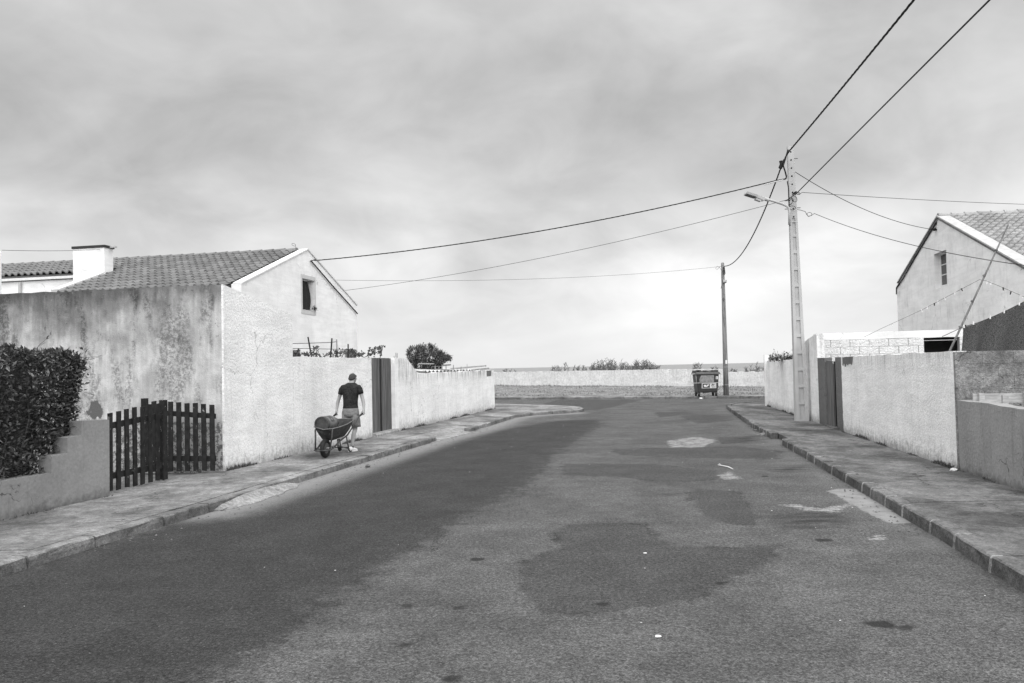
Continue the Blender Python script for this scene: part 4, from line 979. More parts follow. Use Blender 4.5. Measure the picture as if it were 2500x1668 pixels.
MB().prism([RW.P(tJ2-.03, .14, -.13), RW.P(tD1-.02, .14, -.13), RW.P(tD1-.02, 1.84, -.13), RW.P(tJ2-.03, 1.84, -.13)], RW.n*-.04).build('dark_gap_sheet', M_['black'], dw)  # black sheet puts the darkness of the open gap into colour
MB().prism([RW.P(tJ2, 0, .06), RW.P(tD1, 0, .06), RW.P(tD1, .145, .06), RW.P(tJ2, .145, .06)], RW.n*-.26).build('threshold', M_['pave_right'], dw)
# --- outbuilding of painted blocks behind the wall
ob = thing('outbuilding', 'low white block outbuilding with a dark opening behind the right wall', 'outbuilding', RW.P(tK+1, 0, -2))
OF = GL(RW.P(tK, 0), -RW.n, -RW.u)                # front runs away from the street, faces the camera
tS = RW.ty(24.5)
wall_mesh('side_wall', RW, [(tK+.003, 0), (tS, 0), (tS, 2.40), (tK+.9, 2.55), (tK+.003, 2.63)], .2, 'white_rough_right', ob, off=.004, amp=.01)
wall_mesh('lower_front', OF, [(.0, 0), (6.0, 0), (6.0, 1.40), (.0, 1.40)], .19, 'white_rough_right', ob, off=-.2, amp=0)
o0 = OF.px(2262, 842)[0]; o1 = OF.px(2350, 840)[0]
wall_mesh('ring_beam', OF, [(.0, 2.445), (6.0, 2.445), (6.0, 2.66), (.0, 2.63)], .2, 'white_smooth', ob, off=-.205, amp=.006)
mo = MB()
for u0, u1 in ((0, o0), (o1, 6.0)): mo.prism([OF.P(u0+.002, 1.402, -.222), OF.P(u1-.002, 1.402, -.222), OF.P(u1-.002, 2.443, -.222), OF.P(u0+.002, 2.443, -.222)], OF.n*-.17)
mo.build('mortar_bed', M_['verge'], ob)
for c_ in range(5):
    z0 = 1.405+c_*.2075; x_ = -.25*(c_ % 2)-.1
    while x_ < 6.0:
        u0, u1 = max(x_, 0.), min(x_+.5, 6.0); x_ += .5+random.uniform(0, .02)
        if c_ >= 3-(0 if c_ < 5 else 0):
            if u0 >= o0 and u1 <= o1: continue
            if u0 < o0 < u1: u1 = o0
            if u0 < o1 < u1: u0 = o1
            if o0 <= u0 < o1: continue
        if u1-u0 < .06: continue
        j = random.uniform(-.004, .004); g_ = random.uniform(.002, .007)
        MB().prism([OF.P(u0+g_, z0+g_, -.205+j), OF.P(u1-g_, z0+g_*.8, -.205+j), OF.P(u1-g_, z0+.2075-g_*.6, -.205+j), OF.P(u0+g_, z0+.2075-g_, -.205+j)], OF.n*-.03).build('block', M_['block_white'], ob)
MB().prism([OF.P(0.21, 2.50, -.41), OF.P(6, 2.52, -.41), OF.P(6, 2.42, -2.1), OF.P(0.21, 2.40, -2.1)], (0, 0, .1)).build('roof_slab', M_['block_grey'], ob)
MB().prism([OF.P(.2, 0, -1.9), OF.P(6, 0, -1.9), OF.P(6, 2.39, -1.9), OF.P(.2, 2.39, -1.9)], OF.n*-.2).build('back_wall', M_['grey_render'], ob)
MB().prism([OF.P(5.8, 0, -.41), OF.P(5.8, 0, -1.88), OF.P(5.8, 2.39, -1.88), OF.P(5.8, 2.44, -.41)], OF.u*.2).build('end_wall', M_['grey_render'], ob)
# --- far low wall, end post, creeper
fw_ = thing('boundary_wall', 'plain white wall behind the concrete pole, ending in a peeling post', 'wall', RW.P(tS+3, 0))
wall_mesh('wall_face', RW, [(tS+.003, 0), (RW.ty(31.75), 0), (RW.ty(31.75), 1.915), (tS+.003, 1.935)], .2, 'white_rough_right', fw_, off=.0, amp=.008)
wall_mesh('end_post', RW, [(RW.ty(31.82), 0), (RW.ty(32.05), 0), (RW.ty(32.05), 2.15), (RW.ty(31.82), 2.15)], .24, 'white_smooth', fw_, off=.07, amp=0)
cr_ = MB()
for i in range(700):
    x_ = random.uniform(1878, 1952); y_ = 880-abs(random.gauss(0, 8))*(1 if x_ > 1890 else .7); p = at(x_, y_, 28.2+random.uniform(-.3, .3))
    cr_.leaf(p, Vector((random.gauss(0, 1), random.gauss(-.4, 1), random.gauss(.2, 1))).normalized(), Vector((0, 0, 1)), random.uniform(.06, .10), .05)
o = thing('creeper', 'dark leafy creeper on top of the wall left of the concrete pole', 'creeper', (at(1910, 880, 28.2).x, 28.2, 0))
cr_.build('foliage', M_['vine_leaf'], o, fix=False)['kind'] = 'stuff'
MB().tube([Vector((at(1915, 880, 28.3).x, 28.3, 0)), at(1915, 876, 28.3)], .03, 6).build('stem', M_['bark'], o)
tw = MB(); [tw.tube([at(x0_, 878, 28.2), at(x1_, y1_, 28.2)], .006, 4) for x0_, x1_, y1_ in ((1900, 1898, 857), (1905, 1912, 860), (1890, 1884, 868))]; tw.build('shoots', M_['bark'], o)

# --- grey front wall (nearest right) and the block wall behind
nw = thing('garden_wall', 'low cracked grey rendered wall at the right picture edge', 'wall', RW.P(-2, 0))
za0 = RW.px(2338, 977)[1]; wall_mesh('wall_face', RW, [(-6.5, 0), (-.064, 0), (-.064, za0), (-.5, za0-.01), (-.9, za0+.0), (-1.6, za0-.02), (-6.5, za0+.02)], .2, 'grey_render_right', nw, off=-.015, amp=.016)
BW = GL(RW.P(.0, 0, -.2)-RW.u*.02, -RW.n, -RW.u)
bw = thing('block_wall', 'bare stained concrete block wall behind the grey wall at right', 'wall', BW.P(1.5, 0))
wall_mesh('mortar_bed', BW, [(0.004, 0), (4.2, 0), (4.2, 1.955), (.004, 1.95)], .12, 'block_grey', bw, off=-.02, amp=0)
for c_ in range(10):
    z0 = -.02+c_*.198; x_ = .005-(.22 if c_ % 2 else 0)
    while x_ < 4.2:
        u0, u1 = max(x_, .006), min(x_+.44, 4.2); x_ += .44
        if u1-u0 < .05: continue
        j = random.uniform(-.004, .004)
        MB().prism([BW.P(u0+.003, z0+.003, j-.014), BW.P(u1-.003, z0+.003, j-.014), BW.P(u1-.003, z0+.195, j-.014), BW.P(u0+.003, z0+.195, j-.014)], BW.n*-.05).build('block', M_['block_grey'], bw)
# wooden crate behind the grey wall
cr0 = at(2396, 975, 12.0); cu_ = -RW.n
ct = thing('wooden_crate', 'open wooden crate of pale boards behind the grey wall', 'crate', Vector((cr0.x, cr0.y, 0)))
yv = RW.u; R_ = Matrix((cu_, -yv, Vector((0, 0, 1)))).transposed()
for dx_ in (0., .62, 1.3):
    for dy_ in (0., .8): MB().box(cr0+cu_*dx_-Vector((0, 0, cr0.z-.64))-yv*dy_, (.075, .05, 1.36), R_).build('post', M_['timber'], ct)
for k, z_ in enumerate((1.24, .95, .62, .3)):
    MB().box(Vector((cr0.x, cr0.y, z_))+cu_*.62+yv*.04, (1.45, .025, .14), R_).build('board', M_['timber'], ct)
    if k: MB().box(Vector((cr0.x, cr0.y, z_))+cu_*.62-yv*.84, (1.45, .025, .14), R_).build('board', M_['timber'], ct)
# shade net on its line
NTG = []; NI, NJ = 40, 14
for i in range(NI+1):
    u_ = i/NI; xt = 2351+u_*150; yt = 799-62*u_**1.25
    for j in range(NJ+1):
        v = j/NJ; a = at(xt+v*2-u_*v*0, yt, 14.6); b_ = at(xt+(12 if u_ > .9 else 0)*v, 862, 14.6); p = a.lerp(b_, v); p.y += .045*math.sin(u_*17+v*1.5+math.sin(u_*5))*(.3+v)
        NTG.append(p)
nt = thing('shade_net', 'dark mesh shade net pegged to a line above the block wall', 'net', at(2420, 862, 14.6))
MB().add(NTG, [(i*(NJ+1)+j, (i+1)*(NJ+1)+j, (i+1)*(NJ+1)+j+1, i*(NJ+1)+j+1) for i in range(NI) for j in range(NJ)]).build('netting', M_['shade_net'], nt, smooth=True)
sol = nt.children[0].modifiers.new('thickness', 'SOLIDIFY'); sol.thickness = .004
MB().tube([at(2300, 822, 14.6)]+[at(2351+u_*150, 798.4-62*u_**1.25, 14.58) for u_ in (0, .25, .5, .75, 1)]+[at(2560, 700, 14.6)], .006, 5).build('line', M_['cable_thin'], nt)
for xx, y0_ in ((2353, 796), (2376, 788), (2417, 774), (2451, 760), (2488, 741)): MB().box(at(xx, y0_+1, 14.56), (.016, .02, .06)).build('peg', M_['white_paint'], nt)
q = at(2355.5, 800, 14.7); MB().tube([Vector((q.x, q.y, 0)), Vector((q.x, q.y, q.z+.05))], .022, 6).build('pole', M_['stake_dark'], nt)
# bamboo prop and washing line with pegs
a, b_ = at(2461, 549, 15.4), at(2312, 866, 15.4); d = b_-a; foot = a+d*(a.z/(a.z-b_.z)); bam = thing('bamboo_prop', 'long bamboo prop leaning across the right-hand gable', 'pole', foot)
MB().tube([a, a.lerp(foot, .3)+Vector((.015, 0, 0)), a.lerp(foot, .65)+Vector((.02, 0, 0)), foot], [.014, .019, .024, .027], 8).build('cane', M_['bamboo'], bam)
for k in range(1, 9): q = a.lerp(foot, k/9); MB().tube([q-d.normalized()*.012, q+d.normalized()*.012], .030, 8).build('node_ring', M_['bamboo'], bam)
P_ = [at(2108, 824, 17.8), at(2150, 803, 17.4), at(2250, 757, 16.6), at(2330, 715, 16.), at(2391, 683, 15.45), at(2408, 686, 15.0), at(2440, 699, 14.6), at(2500, 725, 14.0), at(2560, 760, 13.5)]
wl = thing('washing_line', 'thin washing line held up by the bamboo prop', 'washing line', P_[0]); MB().tube(P_, .0035, 5).build('line', M_['cable_thin'], wl)
def along(P, x):
    for a, b_ in zip(P, P[1:]):
        pass
PEG = [(2178, 790, 'white_paint'), (2250, 757, 'white_paint'), (2264, 749, 'white_paint'), (2281, 742, 'dark_paint'), (2289, 736, 'white_paint'), (2307, 728, 'white_paint'), (2331, 715, 'white_paint'), (2348, 706, 'dark_paint'), (2410, 688, 'white_paint'), (2419, 691, 'white_paint'), (2449, 704, 'dark_paint'), (2467, 714, 'dark_paint'), (2494, 723, 'white_paint')]
PLAB = ['white clothes peg alone at the far low end of the washing line', 'first white peg of the cluster left of the dark pegs', 'second white peg beside the cluster on the washing line', 'dark peg between white pegs on the rising washing line', 'white peg just right of the lower dark peg', 'white peg halfway up the rising washing line', 'white peg below the gable window on the washing line', 'dark peg nearest the bamboo prop on its left', 'white peg nearest the bamboo prop on its right', 'second white peg right of the bamboo prop', 'first dark peg right of the bamboo prop', 'second dark peg right of the bamboo prop', 'white peg at the right picture edge on the washing line']
for x_, y_, m_ in PEG:
    D = np.interp(x_, [2108, 2150, 2250, 2330, 2391, 2408, 2440, 2500], [17.8, 17.4, 16.6, 16., 15.45, 15., 14.6, 14.]); p = at(x_, y_+1.5, D)
    o = MB(); rz = Matrix.Rotation(random.uniform(-.5, .5), 3, 'Y')
    o.box(p+Vector((.006, 0, 0)), (.008, .010, .06), rz @ Matrix.Rotation(.08, 3, 'Y')); o.box(p-Vector((.006, 0, 0)), (.008, .010, .06), rz @ Matrix.Rotation(-.08, 3, 'Y'))
    o = o.build('clothes_peg', M_[m_]); tag(o, PLAB[PEG.index((x_, y_, m_))], 'clothes peg', 'pegs on the washing line')

# --- right house
RF = at(2189, 702, 32.3); RA = at(2291, 531.6, 27.5)
ru = Vector((RA.x-RF.x, RA.y-RF.y, 0)); rh = ru.length; ru.normalize(); rn = Vector((ru.y, -ru.x, 0)); rn = rn if rn.x < 0 else -rn; rr_ = -rn
RG = GL(Vector((RA.x, RA.y, 0)), ru, rn); rz, rza = RF.z, RA.z; rs = (rza-rz)/rh; half2 = rh*1.3
h2 = thing('house', 'white gabled house on the right with pale tiles and one small window', 'house', Vector((RA.x, RA.y, 0))+rr_*4)
v0, v1 = RG.px(2281, 660)[0], RG.px(2311.5, 650)[0]; vz1, vz0 = RG.px(2296, 615)[1], RG.px(2296, 703)[1]
rgz = lambda t: rza-rs*abs(t)
gm = MB()
def seg(p): gm.prism([RG.P(t, z) for t, z in p], rr_*.45)
seg([(-rh, 0), (0, 0), (0, rza), (-rh, rz)]) if v0 >= 0 else None
if v0 < 0:
    seg([(-rh, 0), (v0, 0), (v0, rgz(v0)), (-rh, rz)])
    seg([(v0, 0), (v1, 0), (v1, vz0), (v0, vz0)]); seg([(v0, vz1), (v1, vz1), (v1, rgz(v1))]+([(0, rza)] if v1 > 0 else [])+[(v0, rgz(v0))]); seg([(v1, 0), (half2, 0), (half2, rgz(half2)), (v1, rgz(v1))]+([(0, rza)] if v1 < 0 else []))
else:
    seg([(0, 0), (v0, 0), (v0, rgz(v0)), (0, rza)]); seg([(v0, 0), (v1, 0), (v1, vz0), (v0, vz0)]); seg([(v0, vz1), (v1, vz1), (v1, rgz(v1)), (v0, rgz(v0))]); seg([(v1, 0), (half2, 0), (half2, rgz(half2)), (v1, rgz(v1))])
gm.build('gable_wall', M_['white_house_right'], h2)
for t in (-rh, half2-.3):
    MB().prism([RG.P(t, 0, -.452), RG.P(t+.3, 0, -.452), RG.P(t+.3, rz-.2, -.452), RG.P(t, rz-.2, -.452)], rr_*11).build('side_wall', M_['white_house_right'], h2)
wn = MB(); fo_ = -.2
for a, b_ in (((v0, vz0), (v0+.05, vz1)), ((v1-.05, vz0), (v1, vz1)), ((v0+.05, vz1-.05), (v1-.05, vz1)), ((v0+.05, vz0), (v1-.05, vz0+.12))):
    wn.prism([RG.P(a[0], a[1], fo_), RG.P(b_[0], a[1], fo_), RG.P(b_[0], b_[1], fo_), RG.P(a[0], b_[1], fo_)], rn*-.05)
wo = wn.build('window', M_['window_frame'], h2); bars = MB(); wz_ = (vz1-vz0-.17)
for k in (1, 2): z = vz0+.12+wz_*k/3; bars.prism([RG.P(v0+.052, z-.015, fo_-.005), RG.P(v1-.052, z-.015, fo_-.005), RG.P(v1-.052, z+.015, fo_-.005), RG.P(v0+.052, z+.015, fo_-.005)], rn*-.03)
bars.build('glazing_bar', M_['window_frame'], wo); mt_ = (v0+v1)/2
MB().prism([RG.P(mt_-.03, vz0+.122, fo_-.003), RG.P(mt_+.03, vz0+.122, fo_-.003), RG.P(mt_+.03, vz1-.052, fo_-.003), RG.P(mt_-.03, vz1-.052, fo_-.003)], rn*-.04).build('mullion', M_['window_frame'], wo)
for c_ in range(2):
    for k in range(3):
        t0, t1 = (v0+.055, mt_-.033) if c_ == 0 else (mt_+.033, v1-.055); z0 = vz0+.12+wz_*k/3+.018; z1 = vz0+.12+wz_*(k+1)/3-.018
        MB().prism([RG.P(t0, z0, fo_-.02), RG.P(t1, z0, fo_-.02), RG.P(t1, z1, fo_-.02), RG.P(t0, z1, fo_-.02)], rn*-.006).build('pane', M_['pane_glass'], wo)
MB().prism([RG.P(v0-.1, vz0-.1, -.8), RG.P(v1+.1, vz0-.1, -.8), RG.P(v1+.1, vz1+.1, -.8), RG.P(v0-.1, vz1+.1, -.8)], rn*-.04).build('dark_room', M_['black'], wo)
ds2 = (ru*half2+Vector((0, 0, -rs*half2))).normalized(); nr2 = rr_.cross(ds2); nr2 = nr2 if nr2.z > 0 else -nr2; ds3 = (-ru*rh+Vector((0, 0, rz-rza))).normalized()
Sl = math.hypot(half2, rs*half2)+.15; Sf = math.hypot(rh, rs*rh)+.02; R0 = RG.P(0, rza+.02, .02)
rbm = MB(); rbm.prism([R0, R0+ds2*Sl, R0+ds2*Sl+rr_*11, R0+rr_*11], nr2*-.08); rbm.prism([R0, R0+ds3*Sf, R0+ds3*Sf+rr_*11, R0+rr_*11], Vector((0, 0, -.08)))
rf2 = rbm.build('roof', M_['mortar'], h2)
# mortared verge of flat tiles along the gable edge
for s_, dd in ((1, ds2), (-1, ds3)):
    b = MB(); k = int((Sl if s_ > 0 else Sf-.42)/.38)
    for i in range(k+1):
        p = R0+dd*(i*.38)+(nr2 if s_ > 0 else Vector((0, 0, 1)))*(.012+.003*(i % 2)); b.prism([p+rn*.05, p+dd*.40+rn*.05, p+dd*.40+rr_*.34, p+rr_*.34], (nr2 if s_ > 0 else Vector((0, 0, 1)))*.045)
    b.build('verge', M_['verge'], rf2)
ex2 = rr_ if rr_.cross(ds2).dot(nr2) > 0 else -rr_; TW2, TL2 = .25, .37; nc2 = 24; rows = [(r, 0, nc2) for r in range(int(Sl/TL2))]
org2 = R0+rr_*.36
if ex2 != rr_: rows = [(r, -c1, -c0) for r, c0, c1 in rows]
def vis_r(p):
    q = Vector((p.x, p.y, p.z-EYE)); x = 1250+FOC*q.dot(CR)/q.dot(_fw); return x < 2540
tile_roof(rf2, org2, ex2, ds2, nr2, rows, TW2, TL2, 'tile_right', .075, vis_r)
for k in range(26):
    a = R0+rr_*(.0+k*.42)+Vector((0, 0, .02)); MB().loft([(a+Vector((0, 0, .012)), ru*.13, Vector((0, 0, .11))), (a+rr_*.44, ru*.115, Vector((0, 0, .09)))], 10).build('ridge_tile', M_['tile_right'], rf2)
# dark cable along the far verge, insulator
ce = [RG.P(*RG.px(x, y), .03) for x, y in ((2288, 543), (2262, 585), (2235, 630), (2205, 683), (2190, 703))]+[RG.P(*RG.px(2190, 719), .03)]
gc = thing('verge_cable', 'dark cable following the left verge of the right gable', 'cable', ce[0]); MB().tube(ce, .02, 6).build('cable', M_['cable'], gc)
q = RG.P(*RG.px(2286, 560.5), .06); MB().ball(q, (.06, .1, .05)).build('insulator', M_['cable'], gc); MB().tube([q, q+Vector((.08, .0, .12)), ce[0]], .014, 5).build('tail', M_['cable'], gc)

# --- weeds on the right
weeds('wall_weeds', RW, 0, tJ, 1400, 'dark weeds along the foot of the right white wall', .08)
weeds('wall_weeds', RW, -5, 0, 600, 'dark weeds under the grey wall at the right edge', .07, off=-.005)
weeds('wall_weeds', RW, tS, RW.ty(31.7), 700, 'weeds under the wall behind the concrete pole', .08)

# ================================================================== CONCRETE POLE, LAMP, CABLES
pb_, ptop = gp(1957, 1027, PZ), None
PD = pb_.y; pt_ = at(1930, 357, PD); pt_ = Vector((pt_.x, PD+.05, pt_.z)); H = pt_.z-PZ
cp = thing('concrete_pole', 'tall tapering concrete pole with recessed panels on the right pavement', 'utility pole', pb_)
pxv = Vector((math.cos(.13), -math.sin(.13), 0)); pyv = Vector((math.sin(.13), math.cos(.13), 0))
def pc(h): return pb_.lerp(pt_, h/H)
def pw(h): return .36+(.165-.36)*h/H            # front width
def pdp(h): return .27+(.13-.27)*h/H             # depth
def pbx(b, h0, h1, x0, x1, y0, y1):              # fractions of the local width and depth
    vs = []
    for h in (h0, h1):
        c = pc(h)
        for fx_, fy in ((x0, y0), (x1, y0), (x1, y1), (x0, y1)): vs.append(c+pxv*(fx_*pw(h)/2)+pyv*(fy*pdp(h)/2))
    b.add(vs, [(3,2,1,0),(4,5,6,7),(0,1,5,4),(1,2,6,5),(2,3,7,6),(3,0,4,7)])
hb = H*.735
sh_ = MB(); pbx(sh_, -.15, hb, -1, -.42, -1, 1); pbx(sh_, -.15, hb, .42, 1, -1, 1); pbx(sh_, -.15, hb, -.42, .42, -.62, .62); pbx(sh_, hb, H, -1, 1, -1, 1); sh_.build('shaft', M_['pole_concrete'], cp)
for k in range(13):
    h = .48+k*.495
    if h+.1 > hb: break
    q = MB(); pbx(q, h, h+.09, -.418, .418, -.93, -.622); q.build('rib', M_['pole_concrete'], cp)
q = MB(); pbx(q, -.12, .03, -.418, .418, -.93, -.622); q.build('rib', M_['pole_concrete'], cp)
for k in range(9):
    h = H-.18-k*.243; c = pc(h)-pyv*(pdp(h)/2+.001); MB().tube([c, c-pyv*.004], .024, 8).build('bolt_hole', M_['black'], cp)
for h, s_ in ((H-.37, 1), (H-1.85, 1), (H-1.62, -1), (H-1.87, -1)):
    c = pc(h); MB().tube([c+pxv*s_*pw(h)/2, c+pxv*s_*(pw(h)/2+.12)], .012, 6).build('bolt', M_['steel_dark'], cp)
# lamp bracket and LED head
def pl_(x, y, dD=0.): p = at(x, y, PD-.25+dD); return p
arm = [pl_(1927, 549), pl_(1927, 520), pl_(1925.5, 508), pl_(1920, 503), pl_(1910, 498.5), pl_(1890, 492), pl_(1870, 486)]
ar = MB().tube(arm, .035, 10).build('lamp_arm', M_['steel'], cp, smooth=True)
a, b_ = pl_(1877, 489), pl_(1859, 483.5); MB().tube([a, b_], .055, 10).build('sleeve', M_['steel'], cp)
ha, hc, he = pl_(1864, 487), pl_(1845, 480.5), pl_(1819, 472.5); hd = (he-ha).normalized(); hn = Vector((0, 0, 1)); hn = (hn-hd*hn.dot(hd)).normalized(); hs_ = hd.cross(hn)
lh = MB()
for p0, p1, w_, t_ in ((hc, he, .14, .055), (ha, hc, .10, .075)):
    lh.prism([p0+hs_*w_-hn*t_*.5, p1+hs_*w_-hn*t_*.5, p1+hs_*w_*.8+hn*t_*.5, p0+hs_*w_*.8+hn*t_*.5], hs_*-2*w_*.95)
lh.build('lamp_head', M_['alu'], cp)
MB().prism([hc+hd*.02+hs_*.11-hn*.032, he-hd*.03+hs_*.11-hn*.032, he-hd*.03+hs_*.11-hn*.045, hc+hd*.02+hs_*.11-hn*.045], hs_*-.22).build('lens', M_['steel_dark'], cp)
MB().prism([ha.lerp(hc, .2)+hs_*.07-hn*.04, ha.lerp(hc, 1.)+hs_*.07-hn*.04, ha.lerp(hc, 1.)+hs_*.07-hn*.10, ha.lerp(hc, .3)+hs_*.07-hn*.10], hs_*-.14).build('driver_box', M_['steel'], cp)
MB().tube([pl_(1862, 487)+hs_*.08, pl_(1862, 487)-hs_*.08], .05, 10).build('knuckle', M_['alu'], cp)
for y_ in (513, 541): 
    a = at(1924, y_, PD-.22); h = a.z-PZ; q = MB(); pbx(q, h, h+.03, -1.04, 1.04, -1.05, 1.05); q.build('band', M_['steel'], cp)
# feed cable down the side and coils of telephone wire
MB().tube([pl_(1922, 443), pl_(1925, 460), pl_(1926.5, 500), pl_(1928, 530), pl_(1928.5, 552)], .016, 6).build('feed_cable', M_['cable'], cp)
for cx, cy, rx_, ry_, tl in ((1939, 486, 6.5, 7.5, .2), (1931, 492, 4, 8, -.3), (1948, 472.5, 5, 3, .4), (1934, 508, 8, 5, 0.)):
    pts = [pl_(cx+rx_*math.cos(a)+tl*ry_*math.sin(a), cy+ry_*math.sin(a), .02+.02*math.sin(a)) for a in [i*math.pi/8 for i in range(17)]]; MB().tube(pts, .009, 5).build('wire_coil', M_['cable'], cp)
MB().tube([pl_(1920, 489), pl_(1927, 485), pl_(1934, 479), pl_(1941, 473), pl_(1946, 470)], .012, 5).build('bracket_wire', M_['cable'], cp)
q = MB()
for i in range(5): q.box(pl_(1936+i*1.8, 474-i*1.2), (.05, .04, .05), Matrix.Rotation(i, 3, 'Y'))
q.build('clamp', M_['steel_dark'], cp)

def span(p0, p1, sag, n=28): return [p0.lerp(p1, i/n)-Vector((0, 0, sag*4*(i/n)*(1-i/n))) for i in range(n+1)]
def bundle(name, pts, r, turns, label, k=3, cat='cable'):
    b = MB(); n = len(pts); L = sum((pts[i+1]-pts[i]).length for i in range(n-1)); m_ = max(int(L*6), 40); res = []
    for i in range(m_+1):
        f = i/m_*(n-1); j = min(int(f), n-2); res.append(pts[j].lerp(pts[j+1], f-j))
    for s_ in range(k):
        q = []
        for i, p in enumerate(res):
            t = (res[min(i+1, m_)]-res[max(i-1, 0)]).normalized(); a = t.cross(Vector((0, 0, 1))).normalized(); c = t.cross(a); ph = i/m_*L*turns*6.283+s_*6.283/k
            q.append(p+(a*math.cos(ph)+c*math.sin(ph))*r*.85)
        b.tube(q, r, 6)
    return tag(b.build(name, M_['cable'], fix=False), label, cat)
A1 = at(1926, 370, PD-.3)
near = at(2231, 0, 13.4); e1 = A1+(near-A1)*2.7; e1.z = A1.z+.35
def through(p0, mid, ext, zend, n=30):             # a hanging line from p0 through mid and on
    p1 = p0+(mid-p0)*ext; tm = 1/ext; zl = p0.z+(zend-p0.z)*tm; sag = (zl-mid.z)/(4*tm*(1-tm)); p1 = Vector((p1.x, p1.y, zend)); return span(p0, p1, sag, n)
def proj(p): q = p-Vector((0, 0, EYE)); return 1250+FOC*q.dot(CR)/q.dot(_fw), 834-FOC*q.dot(CU)/q.dot(_fw)
def hang(p0, p1, mx, my, n=34):                    # hanging line between two points that passes a measured height part-way
    t = min((i/400 for i in range(20, 381)), key=lambda t: abs(proj(p0.lerp(p1, t))[0]-mx)); q = p0.lerp(p1, t); return span(p0, p1, max(0., (q.z-at(mx, my, q.y).z)/(4*t*(1-t))), n)
bundle('power_cable', through(A1, near, 2.6, A1.z+.2), .014, 1.3, 'thick twisted black cable rising from the pole top over the street')
A2 = at(1941, 476, PD-.2); thread('phone_cable', through(A2, at(2416, 0, 11.0), 2.6, A2.z+.15), .014, 'cable', 'single black line sweeping up right from mid pole out of frame', 'cable')
A3 = at(1899, 440, PD-.35); G3 = at(757, 637, 25.4)+gn*.15
m3 = at(1383, 553, 24.0)
bundle('power_cable', [at(1920, 436, PD-.3), at(1912, 439, PD-.3), A3]+hang(A3, G3, 1383, 553)[1:], .010, 1.6, 'twisted black cable from the pole to the left white gable')
MB().tube([at(1912, 440, PD-.35), at(1893, 444, PD-.35), at(1866, 451.5, PD-.3)], .017, 6).build('dead_end_grip', M_['alu'], cp)
A4 = at(1926, 487, PD-.25); m4 = at(1383, 617, 27.); G4 = at(838, 710, 31.0)
thread('phone_line', hang(A4, G4, 1383, 617), .007, 'cable_thin', 'thin line from the lamp height of the pole to behind the left house')
# --- wooden pole
wb = gp(1773, 966, PZ); wt = at(1764, 643, wb.y); wp = thing('wooden_pole', 'weathered wooden pole standing behind the wheeled bin', 'utility pole', wb)
MB().tube([wb-Vector((0, 0, .05)), wb.lerp(wt, .3), wb.lerp(wt, .65), wt, wt+Vector((0, 0, .04))], [.145, .125, .105, .082, .05], 12).build('shaft', M_['pole_wood'], wp, smooth=True)
wpx = lambda x, y, dd=-.16: at(x, y, wb.y+dd)
MB().box(wpx(1769.5, 687), (.19, .14, .15), Matrix.Rotation(.1, 3, 'Y')).build('junction_box', M_['steel'], wp); MB().box(wpx(1769.5, 690), (.12, .145, .06)).build('box_vent', M_['steel_dark'], wp)
MB().tube([wpx(1768, 651), wpx(1770, 668), wpx(1769, 671), wpx(1767, 668), wpx(1766, 652)], .022, 6).build('cable_loop', M_['cable'], wp)
MB().box(wpx(1773, 884), (.10, .012, .2)).build('number_plate', M_['sticker'], wp)
MB().tube([wpx(1764, 730), wpx(1766, 727), wpx(1768, 731), wpx(1766, 735), wpx(1764, 730)], .02, 6).build('hook', M_['steel_dark'], wp)
for y_ in (897, 940): MB().loft([(wb.lerp(wt, (966-y_)/323.), Vector((.142, 0, 0)), Vector((0, .142, 0))), (wb.lerp(wt, (966-y_)/323.)+Vector((0, 0, .02)), Vector((.142, 0, 0)), Vector((0, .142, 0)))], 14).build('strap', M_['steel'], wp)
MB().tube([wpx(1760, 705), wpx(1763, 690), wpx(1762, 670), wpx(1765, 660)], .012, 5).build('side_wire', M_['cable_thin'], wp)
A6 = at(1909, 402, PD+.2); W6 = at(1769, 650, wb.y-.1)
m6 = at(1846, 557, 31.5); bundle('power_cable', [A1, at(1917, 385, PD-.1), A6]+hang(A6, W6, 1818, 607)[1:], .013, 1.2, 'twisted black cable dropping from the concrete pole to the wooden pole')
q = MB(); q.tube([at(1917, 388, PD-.2), at(1908, 401, PD-.2), at(1905, 412, PD-.2)], [.03, .05, .045], 8); q.box(at(1907, 405, PD-.2), (.10, .06, .16), Matrix.Rotation(.4, 3, 'Y')); q.box(at(1906, 396, PD-.2), (.07, .05, .08), Matrix.Rotation(-.2, 3, 'Y')); q.build('tension_clamp', M_['cable'], cp)
MB().tube([at(1924, 366, PD-.2), at(1919, 382, PD-.25), at(1912, 405, PD-.25), at(1917, 420, PD-.25), at(1920, 432, PD-.2), at(1918, 437, PD-.2), at(1905, 440, PD-.3)], .022, 7).build('jumper_cable', M_['cable'], cp)
A5 = wpx(1758, 651, 0); thread('phone_line', hang(A5, at(815, 684, 31.), 1280, 682), .006, 'cable_thin', 'thin low line from the wooden pole top to the left house')
MB().tube([wpx(1765, 648), A5, wpx(1754, 655), wpx(1750, 659), wpx(1747, 655), wpx(1751, 650), wpx(1756, 653), wpx(1762, 661)], .008, 5).build('wire_curl', M_['cable_thin'], wp)
A7 = at(1941, 420, PD-.1); G7 = RG.P(*RG.px(2283, 560), .1); thread('phone_line', span(A7, G7, .28), .010, 'cable', 'thin dark line from the pole down to the right gable peak')
A8 = at(1950, 470, PD-.1); thread('phone_line', [at(1945, 470, PD-.2), at(1952, 475, PD-.2), at(1958, 470, PD-.2)]+span(at(1958, 470, PD-.2), at(2600, 502, 30.), .05)[1:], .008, 'cable_thin', 'thin nearly level line leaving the pole to the right')
